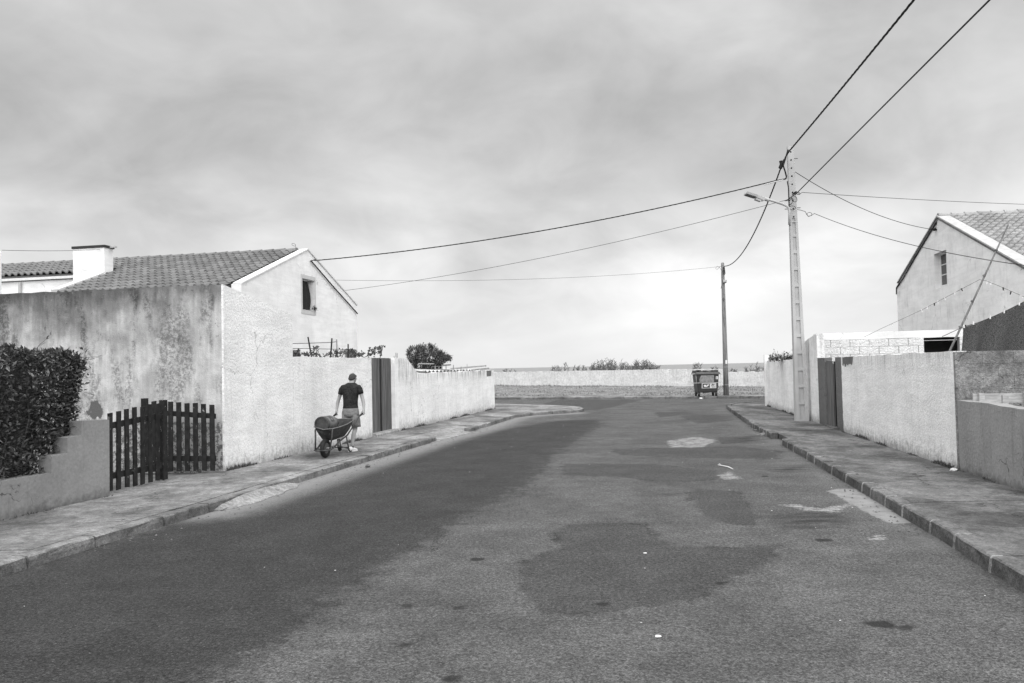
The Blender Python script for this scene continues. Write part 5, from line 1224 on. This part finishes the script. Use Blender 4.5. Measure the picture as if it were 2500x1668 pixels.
A9 = at(1946, 512, PD-.15); thread('phone_line', [A9, at(1955, 513.5, PD-.15), at(1966, 517, PD-.15), at(1969, 524, PD-.15), at(1974, 529, PD-.15), at(1981, 526, PD-.15), at(1982, 521, PD-.15), at(1976, 518.5, PD-.15), at(1970, 521, PD-.15), at(1972, 528, PD-.15), at(1980, 527, PD-.15), at(1988, 521.5, PD-.15)]+span(at(1988, 521.5, PD-.15), at(2600, 660, 14.), .22)[1:], .008, 'cable_thin', 'thin looped line crossing low over the right gable')
thread('clothes_wire', span(at(5, 611, 19.0), at(253, 609, 24.6), .03), .006, 'cable_thin', 'thin wire between the edge stack and the big chimney')

# ================================================================== FAR WALL, REEDS
fwl = thing('sea_wall', 'long pale wall between the grass verge and the sea', 'wall', FW.P(10, .3))
tS0 = FW.px(1769, 905)[0]
zt_ = lambda x, y: FW.px(x, y)[1]
wall_mesh('wall_face', FW, [(FW.ty(80), .1), (tS0, .1), (tS0, zt_(1768, 902)), FW.px(1691, 901.5), FW.px(1498, 904), FW.px(1300, 908), (FW.ty(80), zt_(1212, 909))], .25, 'white_far_wall', fwl, amp=.02)
wall_mesh('wall_face', FW, [(tS0+.003, .1), (FW.ty(46), .1), (FW.ty(46), zt_(1860, 908)), (tS0+.003, zt_(1775, 908.5))], .25, 'white_far_wall', fwl, amp=.02)
def reeds(label, x0, x1, y_top, n, hs=1.):
    D0 = FW.P(FW.px((x0+x1)/2, 905)[0], 0).y+1.2; c = at((x0+x1)/2, 905, D0); root = thing('reed_clump', label, 'reeds', Vector((c.x, c.y, 0)), 'reeds behind the sea wall'); st = MB(); lf = MB()
    for i in range(n):
        x_ = random.uniform(x0, x1); k = 1-abs((x_-(x0+x1)/2)/((x1-x0)/2))**3*.6; yt = 906-(906-y_top)*k*random.uniform(.3, 1.)**1.2
        D = FW.P(FW.px(x_, 905)[0], 0).y+random.uniform(.5, 1.3); t_ = at(x_, yt, D); b_ = Vector((t_.x+random.gauss(0, .12), t_.y, 0)); st.tube([b_, t_], [.02, .006], 4)
        for j in range(12):
            p = b_.lerp(t_, random.uniform(.62, 1.)); s_ = random.choice((-1, 1)); d = Vector((s_*random.uniform(.15, .75), random.gauss(0, .3), random.uniform(.5, 1.2))).normalized(); L = random.uniform(.16, .36)
            m_ = p+d*L*.6; e = m_+Vector((d.x, d.y, .15)).normalized()*L*.4; sd_ = Vector((0, 1., .0)).cross(d).normalized()*.014
            lf.add([p-sd_, p+sd_, m_+sd_, m_-sd_, e], [(0, 1, 2, 3), (3, 2, 4)])
    st.build('stems', M_['reed_leaf'], root, fix=False)['kind'] = 'stuff'; lf.build('leaves', M_['reed_leaf'], root, fix=False)['kind'] = 'stuff'
reeds('small reed clump at the left of the row above the sea wall', 1345, 1435, 885, 26)
reeds('tallest dense reed clump above the middle of the sea wall', 1440, 1550, 876, 85)
reeds('right half of the dense reeds above the sea wall', 1535, 1612, 880, 55)
reeds('sparse reed clump behind the bin above the sea wall', 1688, 1720, 886, 14)
reeds('tiny reed tuft just left of the wooden pole', 1738, 1758, 897, 7)
reeds('tiny reed tuft just right of the wooden pole', 1780, 1796, 899, 6)
reeds('last small reed tuft near the right corner post', 1822, 1864, 890, 12)
reeds('low weeds at the left end of the sea wall', 1225, 1262, 903, 8)

# ================================================================== WHEELED BIN
bc = gp(1730, 968, PZ); bc.y += .55; bn_ = thing('wheeled_bin', 'dark four-wheeled rubbish container by the wooden pole', 'rubbish container', bc)
sx, sy = .62, .5
def bx_(dx, dy, dz): return bc+Vector((dx, dy, dz))
body = MB(); prof = [(.50, .40, .20), (.53, .43, .26), (.585, .49, .92), (.60, .50, 1.16)]
for i, (a, b_, z) in enumerate(prof): pass
vs = []
for a, b_, z in prof:
    r_ = .06
    for cx, cy, a0_ in ((a, b_, 0), (-a, b_, 90), (-a, -b_, 180), (a, -b_, 270)):
        for k in range(4): an = math.radians(a0_+30*k); vs.append(bx_(cx-math.copysign(r_, cx)+r_*math.cos(an), cy-math.copysign(r_, cy)+r_*math.sin(an), z))
fs = [tuple(range(15, -1, -1)), tuple(range(48, 64))]+[(r*16+j, r*16+(j+1) % 16, (r+1)*16+(j+1) % 16, (r+1)*16+j) for r in range(3) for j in range(16)]
body.add(vs, fs).build('body', M_['bin_plastic'], bn_)
MB().prism([bx_(-.66, -.56, 1.165), bx_(.66, -.56, 1.165), bx_(.66, -.56, 1.21), bx_(.60, -.50, 1.30), bx_(-.60, -.50, 1.30), bx_(-.66, -.56, 1.21)], (0, 1.06, 0)).build('lid', M_['bin_lid'], bn_)
b = MB()
for x_ in (-.60, -.38, -.02, .40, .56): b.box(bx_(x_, 0., 1.34), (.06, .8, .08))
b.box(bx_(0, .2, 1.335), (1.16, .5, .05)); b.box(bx_(-.38, 0, 1.385), (.14, .6, .03)); b.build('lid_ribs', M_['bin_plastic'], bn_)
def rod(pts, nm='handle_bar'): MB().tube([bx_(*p) for p in pts], .016, 7).build(nm, M_['steel'], bn_, smooth=True)
rod([(-.60, -.45, 1.20), (-.84, -.45, 1.20), (-.90, -.45, 1.14), (-.90, -.52, .78), (-.86, -.55, .72), (.64, -.56, .72), (.69, -.54, .76), (.69, -.45, 1.16)])
rod([(-.62, -.46, 1.14), (-.60, -.46, .74)], 'side_bar')
for x_ in (-.46, .46):
    for y_ in (-.33, .36):
        wv = thing('x', 'x', 'x'); bpy.data.objects.remove(wv)
        MB().tube([bx_(x_-.045, y_, .085), bx_(x_+.045, y_, .085)], .085, 14).build('wheel', M_['rubber'], bn_); MB().box(bx_(x_, y_, .16), (.13, .10, .09)).build('caster_fork', M_['steel_dark'], bn_)
MB().box(bx_(-.06, -.2, .165), (.26, .3, .05)).build('drain_bracket', M_['steel'], bn_)
fy = lambda z: -(.43+(.49-.43)*(z-.26)/.66)-.012
MB().prism([bx_(-.44, fy(.76)-.002, .76), bx_(.32, fy(.76)-.002, .76), bx_(.32, fy(1.12)-.002, 1.12), bx_(-.36, fy(1.12)-.002, 1.12), bx_(-.46, fy(.95)-.002, .9)], (0, .006, 0)).build('faded_panel', M_['bin_faded'], bn_)
MB().prism([bx_(-.33, fy(.43)-.002, .43), bx_(.44, fy(.43)-.002, .43), bx_(.44, fy(.69)-.002, .70), bx_(-.33, fy(.69)-.002, .70)], (0, .006, 0)).build('poster', M_['sticker'], bn_)
MB().prism([bx_(-.29, fy(.45)-.006, .455), bx_(.10, fy(.45)-.006, .455), bx_(.10, fy(.67)-.006, .67), bx_(-.29, fy(.67)-.006, .67)], (0, .003, 0)).build('poster_picture', M_['sticker_dark'], bn_)
b = MB()
for cx, cz, rx_, rz_ in ((-.16, .57, .07, .055), (-.02, .585, .06, .04), (-.12, .525, .10, .03), (.03, .615, .035, .025)):
    b.add([bx_(cx+rx_*math.cos(a), fy(cz)-.013, cz+rz_*math.sin(a)) for a in [i*.524 for i in range(12)]], [tuple(range(12))])
b.build('poster_shape', M_['sticker'], bn_, fix=False)
b = MB()
for cx, cz, rx_, rz_ in ((.27, .60, .06, .03), (.25, .64, .025, .03), (.36, .61, .012, .03), (.19, .58, .01, .05)): b.add([bx_(cx+rx_*math.cos(a), fy(cz)-.010, cz+rz_*math.sin(a)) for a in [i*.524 for i in range(12)]], [tuple(range(12))])
for z in (.47, .49, .515): b.add([bx_(.20, fy(z)-.008, z-.004), bx_(.40, fy(z)-.008, z-.004), bx_(.40, fy(z)-.008, z+.004), bx_(.20, fy(z)-.008, z+.004)], [(0, 1, 2, 3)])
b.build('poster_print', M_['sticker_dark'], bn_, fix=False)
MB().prism([bx_(.42, fy(.9)-.002, .90), bx_(.54, fy(.9)-.002, .90), bx_(.54, fy(1.04)-.002, 1.05), bx_(.42, fy(1.04)-.002, 1.05)], (0, .006, 0)).build('notice', M_['sticker'], bn_)
MB().box(bx_(.475, fy(.97)-.008, .97), (.03, .004, .07)).build('notice_print', M_['sticker_dark'], bn_)

# ================================================================== WHEELBARROW, GAS BOTTLE, PERSON
WB = gp(794.6, 1118, PZ); HD = math.radians(11.5); fwd = Vector((math.sin(HD), math.cos(HD), 0)); rgt = Vector((math.cos(HD), -math.sin(HD), 0))
def L(x, y, z): return WB+rgt*x+fwd*y+Vector((0, 0, z))
wbw = thing('wheelbarrow', 'old dark metal wheelbarrow pulled along the left pavement', 'wheelbarrow', WB)
# wheel: tyre, rim, axle
NT_, NM = 28, 8; vs = []; fs = []
for i in range(NT_):
    a = 2*math.pi*i/NT_; lug = .004*(i % 2)
    for j in range(NM): q = 2*math.pi*j/NM; rr = .148+(.045+lug)*math.cos(q); vs.append(L(.05*math.sin(q), rr*math.cos(a), .195+rr*math.sin(a)))
for i in range(NT_):
    for j in range(NM): fs.append((i*NM+j, i*NM+(j+1) % NM, ((i+1) % NT_)*NM+(j+1) % NM, ((i+1) % NT_)*NM+j))
whl = MB().add(vs, fs).build('wheel', M_['rubber'], wbw, smooth=True)
MB().loft([(L(-.03, 0, .195), fwd*.11, Vector((0, 0, .11))), (L(-.012, 0, .195), fwd*.105, Vector((0, 0, .105))), (L(.012, 0, .195), fwd*.105, Vector((0, 0, .105))), (L(.03, 0, .195), fwd*.11, Vector((0, 0, .11)))], 20).build('rim', M_['steel_dark'], whl)
MB().tube([L(-.13, 0, .195), L(.13, 0, .195)], .014, 8).build('axle', M_['steel'], whl)
# tray: dished steel pan with rolled rim
rimp = [(-.20, -.07, .63), (0, -.09, .575), (.19, -.06, .59), (.245, .15, .605), (.28, .45, .64), (.29, .75, .695), (.23, .88, .72), (0, .90, .725), (-.23, .88, .72), (-.29, .75, .695), (-.28, .45, .645), (-.25, .15, .63)]
midp = [(x*.80, .06+(y+.06)*.80 if y < .4 else y*.93, z-.17) for x, y, z in rimp]
botp = [(x*.50, .14+(y+.06)*.62 if y < .4 else .08+y*.74, .335+.06*(y+.1)) for x, y, z in rimp]
n_ = len(rimp); vs = [L(*p) for p in rimp+midp+botp]+[L(x*.97, y*.985+.005, z) for x, y, z in rimp]+[L(x*.97, y*.985+.006, z+.004) for x, y, z in midp]+[L(x*.97, y*.99+.004, z+.006) for x, y, z in botp]
fs = []
for o_ in (0, 3*n_):
    for r in range(2):
        for j in range(n_): f = (o_+r*n_+j, o_+r*n_+(j+1) % n_, o_+(r+1)*n_+(j+1) % n_, o_+(r+1)*n_+j); fs.append(f if o_ else f[::-1])
    f = tuple(range(o_+2*n_, o_+3*n_)); fs.append(f[::-1] if o_ else f)
for j in range(n_): fs.append((j, (j+1) % n_, 3*n_+(j+1) % n_, 3*n_+j))
MB().add(vs, fs).build('tray', M_['barrow_steel'], wbw, smooth=False)
MB().tube([L(*p) for p in rimp+rimp[:1]], .011, 7).build('rolled_rim', M_['rim_worn'], wbw, smooth=True)
for s_ in (-1, 1):
    # one bent tube: front loop, along under the tray, up to the grip
    MB().tube([L(0, -.235, .165), L(s_*.10, -.225, .165), L(s_*.16, -.16, .17), L(s_*.17, .02, .20), L(s_*.19, .25, .30), L(s_*.22, .60, .405), L(s_*.27, .85, .60), L(s_*.295, 1.02, .74), L(s_*.30, 1.16, .80), L(s_*.30, 1.24, .815)], .0165, 8).build('frame_tube', M_['barrow_tube'], wbw, smooth=True)
    MB().tube([L(s_*.30, 1.10, .778), L(s_*.30, 1.25, .818)], .021, 8).build('grip', M_['rubber'], wbw)
    MB().tube([L(s_*.155, -.13, .17), L(s_*.175, -.07, .40), L(s_*.185, -.055, .58)], .017, 7).build('front_strut', M_['barrow_tube'], wbw, smooth=True)
    MB().tube([L(s_*.215, .55, .39), L(s_*.25, .60, .10), L(s_*.25, .66, .055), L(s_*.25, .74, .06)], .015, 7).build('leg', M_['barrow_tube'], wbw, smooth=True)
    MB().tube([L(s_*.18, .12, .25), L(s_*.25, .60, .12)], .011, 6).build('leg_brace', M_['barrow_tube'], wbw)
MB().tube([L(-.25, .61, .15), L(.25, .61, .15)], .011, 6).build('cross_bar', M_['barrow_tube'], wbw)
# gas bottle lying in the tray, foot ring towards us
gbt = thing('gas_bottle', 'large grey gas bottle lying in the wheelbarrow, base ring foremost', 'gas bottle', L(-.03, .3, .45))
gax = (L(-.02, .62, .70)-L(-.06, -.04, .69)).normalized(); g0 = L(-.06, -.03, .675); gx = gax.cross(Vector((0, 0, 1))).normalized(); gz_ = gx.cross(gax)
def gr(d, r): return (g0+gax*d, gx*r, gz_*r)
MB().loft([gr(.03, .10), gr(.028, .135), gr(.05, .15), gr(.09, .156), gr(.34, .156), gr(.40, .148), gr(.45, .12), gr(.48, .08), gr(.49, .04)], 26).build('cylinder', M_['gas_body'], gbt, smooth=True)
fr_ = MB(); ro, ri = .158, .138; rings = [gr(-.01, ro), gr(.06, ro+.001), gr(.06, ri), gr(-.01, ri), gr(-.01, ro)]; fr_.loft(rings, 26, caps=False); fr_.build('foot_ring', M_['gas_dark'], gbt)
MB().loft([gr(.02, .137), gr(.028, .137)], 24).build('base', M_['gas_dark'], gbt)
MB().loft([gr(.46, .095), gr(.56, .095), gr(.56, .088), gr(.46, .088)], 20, caps=False).build('valve_collar', M_['gas_dark'], gbt)
lb = MB(); N5 = 6
for i in range(N5+1):
    a = math.radians(15+60*i/N5)
    for d in (.14, .27): lb.v.append(tuple(g0+gax*d+(gx*math.cos(a)+gz_*math.sin(a))*.1585))
for i in range(N5): lb.f.append((2*i, 2*i+1, 2*i+3, 2*i+2))
lb.build('label_band', M_['gas_dark'], gbt, fix=False)
lb = MB()
for i in range(N5+1):
    a = math.radians(26+20*i/N5)
    for d in (.165, .225): lb.v.append(tuple(g0+gax*d+(gx*math.cos(a)+gz_*math.sin(a))*.160))
for i in range(N5): lb.f.append((2*i, 2*i+1, 2*i+3, 2*i+2))
lb.build('label_print', M_['rim_worn'], gbt, fix=False)

# person: pelvis at local (0, 1.27)
PY = 1.27
def Q(x, y, z): return L(x+.015, y+PY, z)
per = thing('person', 'man in black t-shirt and grey shorts pulling the wheelbarrow, seen from behind', 'person', Q(0, 0, 0))
def skin_mesh(name, verts, edges, radii, root, m, parent, sub=2):
    me = bpy.data.meshes.new(name); me.from_pydata([tuple(v) for v in verts], edges, []); o = bpy.data.objects.new(name, me); COL.objects.link(o)
    o.modifiers.new('s', 'SKIN'); sv_ = me.skin_vertices[0].data
    for i, r in enumerate(radii): sv_[i].radius = r if isinstance(r, tuple) else (r, r); sv_[i].use_root = (i == root)
    s = o.modifiers.new('u', 'SUBSURF'); s.levels = s.render_levels = sub
    bpy.context.view_layer.update(); dg = bpy.context.evaluated_depsgraph_get(); me2 = bpy.data.meshes.new_from_object(o.evaluated_get(dg)); bpy.data.objects.remove(o)
    me2.name = name; me2.materials.clear(); me2.materials.append(M_[m]); me2.polygons.foreach_set('use_smooth', [True]*len(me2.polygons)); return link(name, me2, parent)
vv = []; ee = []; rad = []
def jn(p, r, par=None):
    vv.append(p); rad.append(r); i = len(vv)-1
    if par is not None: ee.append((par, i))
    return i
pel = jn(Q(0, 0, .93), (.125, .105)); sp1 = jn(Q(0, .0, 1.06), (.125, .10), pel); sp2 = jn(Q(0, .02, 1.22), (.15, .11), sp1); che = jn(Q(0, .03, 1.34), (.125, .09), sp2); nk0 = jn(Q(0, .07, 1.46), .062, che); nk1 = jn(Q(0, .10, 1.515), .056, nk0)
hd0 = jn(Q(0, .125, 1.57), (.086, .100), nk1); hd1 = jn(Q(0, .135, 1.635), (.082, .096), hd0)
for s_ in (-1, 1):
    hx, hy, hz = s_*.305, -.05, .845
    s0 = jn(Q(s_*.155, .03, 1.375), .048, che); s1 = jn(Q(s_*.215, .02, 1.31), .048, s0); el = jn(Q(s_*(.285 if s_ < 0 else .268), .03, 1.13), .040, s1); fo1 = jn(Q(s_*(.312 if s_ < 0 else .296), .02, 1.03), .040, el); wr = jn(Q(s_*.313, -.02, .905), .027, fo1); pm = jn(Q(s_*.312, -.035, .865), (.026, .034), wr)
    # fingers curl round the grip; thumb leaves the side of the palm
    for k, (dy, ln) in enumerate(((-.034, .9), (-.012, 1.), (.010, .95), (.030, .78))):
        f0 = jn(Q(s_*.322, -.04+dy, .835), .0095, pm); f1 = jn(Q(s_*.330, -.045+dy, .835-.032*ln), .009, f0); f2 = jn(Q(s_*.312, -.045+dy, .835-.052*ln), .0085, f1); jn(Q(s_*.288, -.045+dy, .835-.046*ln), .0075, f2)
    t0 = jn(Q(s_*.288, -.07, .86), .011, pm); t1 = jn(Q(s_*.277, -.08, .828), .0095, t0); jn(Q(s_*.285, -.075, .80), .008, t1)
# legs: right one carries, left one trails with the heel up
hR = jn(Q(.095, 0, .86), .088, pel); kR = jn(Q(.085, .04, .50), .054, hR); cR = jn(Q(.075, -.03, .36), .052, kR); aR = jn(Q(.06, -.10, .11), .034, cR); jn(Q(.062, -.0, .05), .034, aR)
hL = jn(Q(-.095, 0, .86), .088, pel); kL = jn(Q(-.105, .0, .50), .054, hL); cL = jn(Q(-.115, -.14, .40), .050, kL); aL = jn(Q(-.135, -.34, .255), .034, cL); jn(Q(-.138, -.33, .12), .034, aL)
bd = skin_mesh('body', vv, ee, rad, 0, 'skin', per)
hm = MB(); me_ = bd.data; hm.add([v.co for v in me_.vertices], [tuple(f.vertices) for f in me_.polygons])
Rz = Matrix.Rotation(-HD, 3, 'Z') @ Matrix.Rotation(-.35, 3, 'X'); hm.ball(Q(0, .14, 1.577), (.080, .098, .108), 16, 12, Rz); hm.ball(Q(0, .16, 1.53), (.062, .07, .06), 12, 8, Rz)
for s_ in (-1, 1): hm.ball(Q(s_*.086, .125, 1.575), (.012, .02, .032), 8, 6)
hm.ball(Q(0, .235, 1.545), (.014, .02, .02), 8, 5); bd.data = hm.mesh('body', M_['skin'], True)
Rh = Matrix.Rotation(-HD, 3, 'Z')
hr = MB(); k_ = 9
for i in range(k_+1):
    ph = math.radians(2+88*i/k_); hr_c = Q(0, .134, 1.59)
    c = math.cos(ph) if i < k_ else .03; tilt = Vector((0, 0, 0))
    hr.v += [tuple(hr_c+rgt*(.086*c*math.cos(a))+fwd*(.108*c*math.sin(a))+Vector((0, 0, .098*math.sin(ph)+(.06*math.sin(a)*c*(1-i/4) if i < 4 else 0)))) for a in [2*math.pi*j/18 for j in range(18)]]
for i in range(k_):
    for j in range(18): hr.f.append((i*18+j, i*18+(j+1) % 18, (i+1)*18+(j+1) % 18, (i+1)*18+j))
hr.f.append(tuple(k_*18+j for j in range(18))); hr.f.append(tuple(range(17, -1, -1)))
hr.build('hair', M_['hair'], per, smooth=True)
def ring(x, y, z, rx_, ry_, tl=0.): return (Q(x, y, z), rgt*rx_+Vector((0, 0, tl)), fwd*ry_)
tsh = MB(); tsh.loft([ring(0, .0, .905, .175, .125), ring(0, .0, .95, .170, .125), ring(0, .0, 1.02, .163, .118), ring(0, .005, 1.10, .163, .115), ring(0, .015, 1.20, .178, .125), ring(0, .02, 1.30, .196, .132), ring(0, .03, 1.37, .198, .125), ring(0, .04, 1.42, .178, .11), ring(0, .055, 1.462, .12, .085), ring(0, .07, 1.485, .075, .07)], 22)
for s_ in (-1, 1):
    def ar_(x, y, z, r, d): d = d.normalized(); a = d.cross(fwd).normalized()*r; return (Q(x, y, z), a, fwd*r*1.05)
    dd = rgt*s_*.3+Vector((0, 0, -1)); tsh.loft([ar_(s_*.12, .03, 1.385, .066, rgt*s_+Vector((0, 0, -.35))), ar_(s_*.170, .028, 1.378, .066, rgt*s_+Vector((0, 0, -.7))), ar_(s_*.205, .024, 1.345, .064, dd), ar_(s_*.226, .022, 1.28, .060, dd), ar_(s_*.236, .022, 1.235, .058, dd)], 16)
tsh.build('t_shirt', M_['shirt'], per, smooth=True)
shr = MB(); shr.loft([ring(0, 0, .96, .165, .118), ring(0, 0, .90, .180, .132), ring(0, -.008, .82, .192, .142), ring(0, -.005, .76, .193, .138), ring(0, .02, .70, .12, .05)], 22)
for s_, ky in ((-1, .0), (1, .035)):
    shr.loft([ring(s_*.098, 0, .80, .088, .125), ring(s_*.105, .005+ky*.3, .68, .098, .118), ring(s_*.108, ky*.7, .58, .100, .110), ring(s_*.110, ky, .525, .102, .108)], 18)
shr.build('shorts', M_['shorts'], per, smooth=True)
def shoe(px_, py_, pz_, pitch, yaw=0.):
    Mx = Matrix.Rotation(yaw, 3, 'Z') @ Matrix.Rotation(-pitch, 3, 'X')
    def S(x, y, z): v = Mx @ Vector((x, y, z)); return Q(px_+v.x, py_+v.y, pz_+v.z)
    def R2(y, z, w_, h): v1 = Mx @ Vector((w_, 0, 0)); v2 = Mx @ Vector((0, 0, h)); f = lambda v: rgt*v.x+fwd*v.y+Vector((0, 0, v.z)); return (S(0, y, z), f(v1), f(v2))
    o = MB().loft([R2(-.085, .055, .018, .03), R2(-.07, .055, .034, .05), R2(-.02, .058, .040, .055), R2(.05, .045, .043, .040), R2(.11, .036, .046, .030), R2(.16, .03, .036, .022), R2(.185, .027, .015, .014)], 14).build('shoe', M_['shoe_white'], per, smooth=True)
    MB().prism([S(x, y, .0) for x, y in ((-.032, -.085), (.032, -.085), (.036, 0), (.048, .1), (.035, .17), (0, .192), (-.035, .17), (-.046, .1), (-.036, 0))], (Mx @ Vector((0, 0, .022))).x*rgt+(Mx @ Vector((0, 0, .022))).y*fwd+Vector((0, 0, (Mx @ Vector((0, 0, .022))).z))).build('sole', M_['shoe_white' if pitch == 0 else 'sole'], per)
shoe(.06, -.115, .004, 0., -.25)
shoe(-.137, -.335, .205, 1.25, .05)
MB().loft([ring(.061, -.10, .085, .040, .042), ring(.061, -.10, .125, .038, .040)], 12).build('sock', M_['sock'], per)

# ================================================================== LITTER
def litter(name, x, y, z, size, label, m='sticker', rot=0., cat='litter', n=9):
    p = gp(x, y, z); b = MB().ball(p+Vector((0, 0, size[2]*.3)), size, n, 5)
    b.v = [(vx+random.uniform(-.22, .22)*size[0], vy+random.uniform(-.22, .22)*size[1], max(z+.001, vz+random.uniform(-.25, .25)*size[2])) for vx, vy, vz in b.v]
    return tag(b.build(name, M_[m]), label, cat)
litter('crumpled_paper', 2328, 1150, PZ, (.055, .045, .035), 'crumpled white paper at the foot of the right white wall')
litter('crumpled_paper', 1711, 974, .0, (.09, .07, .05), 'white scrap of paper in the gutter before the bin')
a, b_ = gp(1753, 1135, .01), gp(1789, 1145, .01); o = MB().tube([a, a.lerp(b_, .6)+Vector((.02, 0, .01)), b_], [.007, .010, .008], 6); o.tube([a.lerp(b_, .25), a+Vector((.05, .12, .01))], .004, 5); tag(o.build('fallen_stick', M_['sticker']), 'thin pale stick lying on the road towards the bin', 'stick')
litter('paper_stub', 1606, 1555, .005, (.022, .009, .010), 'white stub on the asphalt in the right foreground')
litter('paper_scrap', 1575, 1351, .005, (.02, .012, .006), 'white scrap at the edge of the large dark road patch')
litter('loose_stone', 898, 1141, .005, (.05, .05, .045), 'dark loose stone below the left kerb near the wheelbarrow', 'kerb_stone', cat='stone')
b = MB()
for i in range(70):
    x, y_ = random.uniform(-4, 7), random.uniform(4.6, 30)**1.0
    if not (interp(LKERB, y_)+.1 < x < interp(RKERB, y_)-.1): continue
    s_ = random.uniform(.005, .013); z = .007; p = Vector((x, y_, z)); b.add([p+Vector((s_*math.cos(q+i), s_*math.sin(q+i)*.7, 0)) for q in (0, 1.6, 3.1, 4.7)]+[p+Vector((0, 0, s_*.5))], [(0, 1, 4), (1, 2, 4), (2, 3, 4), (3, 0, 4)])
tag(b.build('road_grit', M_['surround'], fix=False), 'tiny pale chips and scraps scattered over the asphalt', 'grit', kind='stuff')
b = MB()
for i in range(700):
    side = random.random() < .55
    y_ = random.uniform(8.5, 30); xk = interp(RKERB, y_)-abs(random.gauss(.05, .18)) if side else interp(LKERB, y_)+abs(random.gauss(.08, .25)); s_ = random.uniform(.005, .02); p = Vector((xk, y_, .004))
    b.add([p+Vector((s_*math.cos(q+i), s_*math.sin(q+i), 0)) for q in (0, 1.6, 3.1, 4.7)]+[p+Vector((0, 0, s_*.8))], [(0, 1, 4), (1, 2, 4), (2, 3, 4), (3, 0, 4)])
tag(b.build('gutter_gravel', M_['kerb_stone'], fix=False), 'loose gravel and crumbs of cement along both gutters', 'gravel', kind='stuff')
# broken kerb lumps on the right
for i, (x, y_, s_) in enumerate(((1858, 1052, (.20, .26, .045)), (1872, 1062, (.26, .2, .05)), (1838, 1042, (.14, .15, .035)))):
    litter('broken_kerb', x, y_, .0, s_, ['middle lump of broken kerb on the right', 'nearest lump of broken kerb on the right', 'farthest lump of broken kerb on the right'][i], 'kerb_stone', cat='rubble', n=9)
# far weeds etc. done
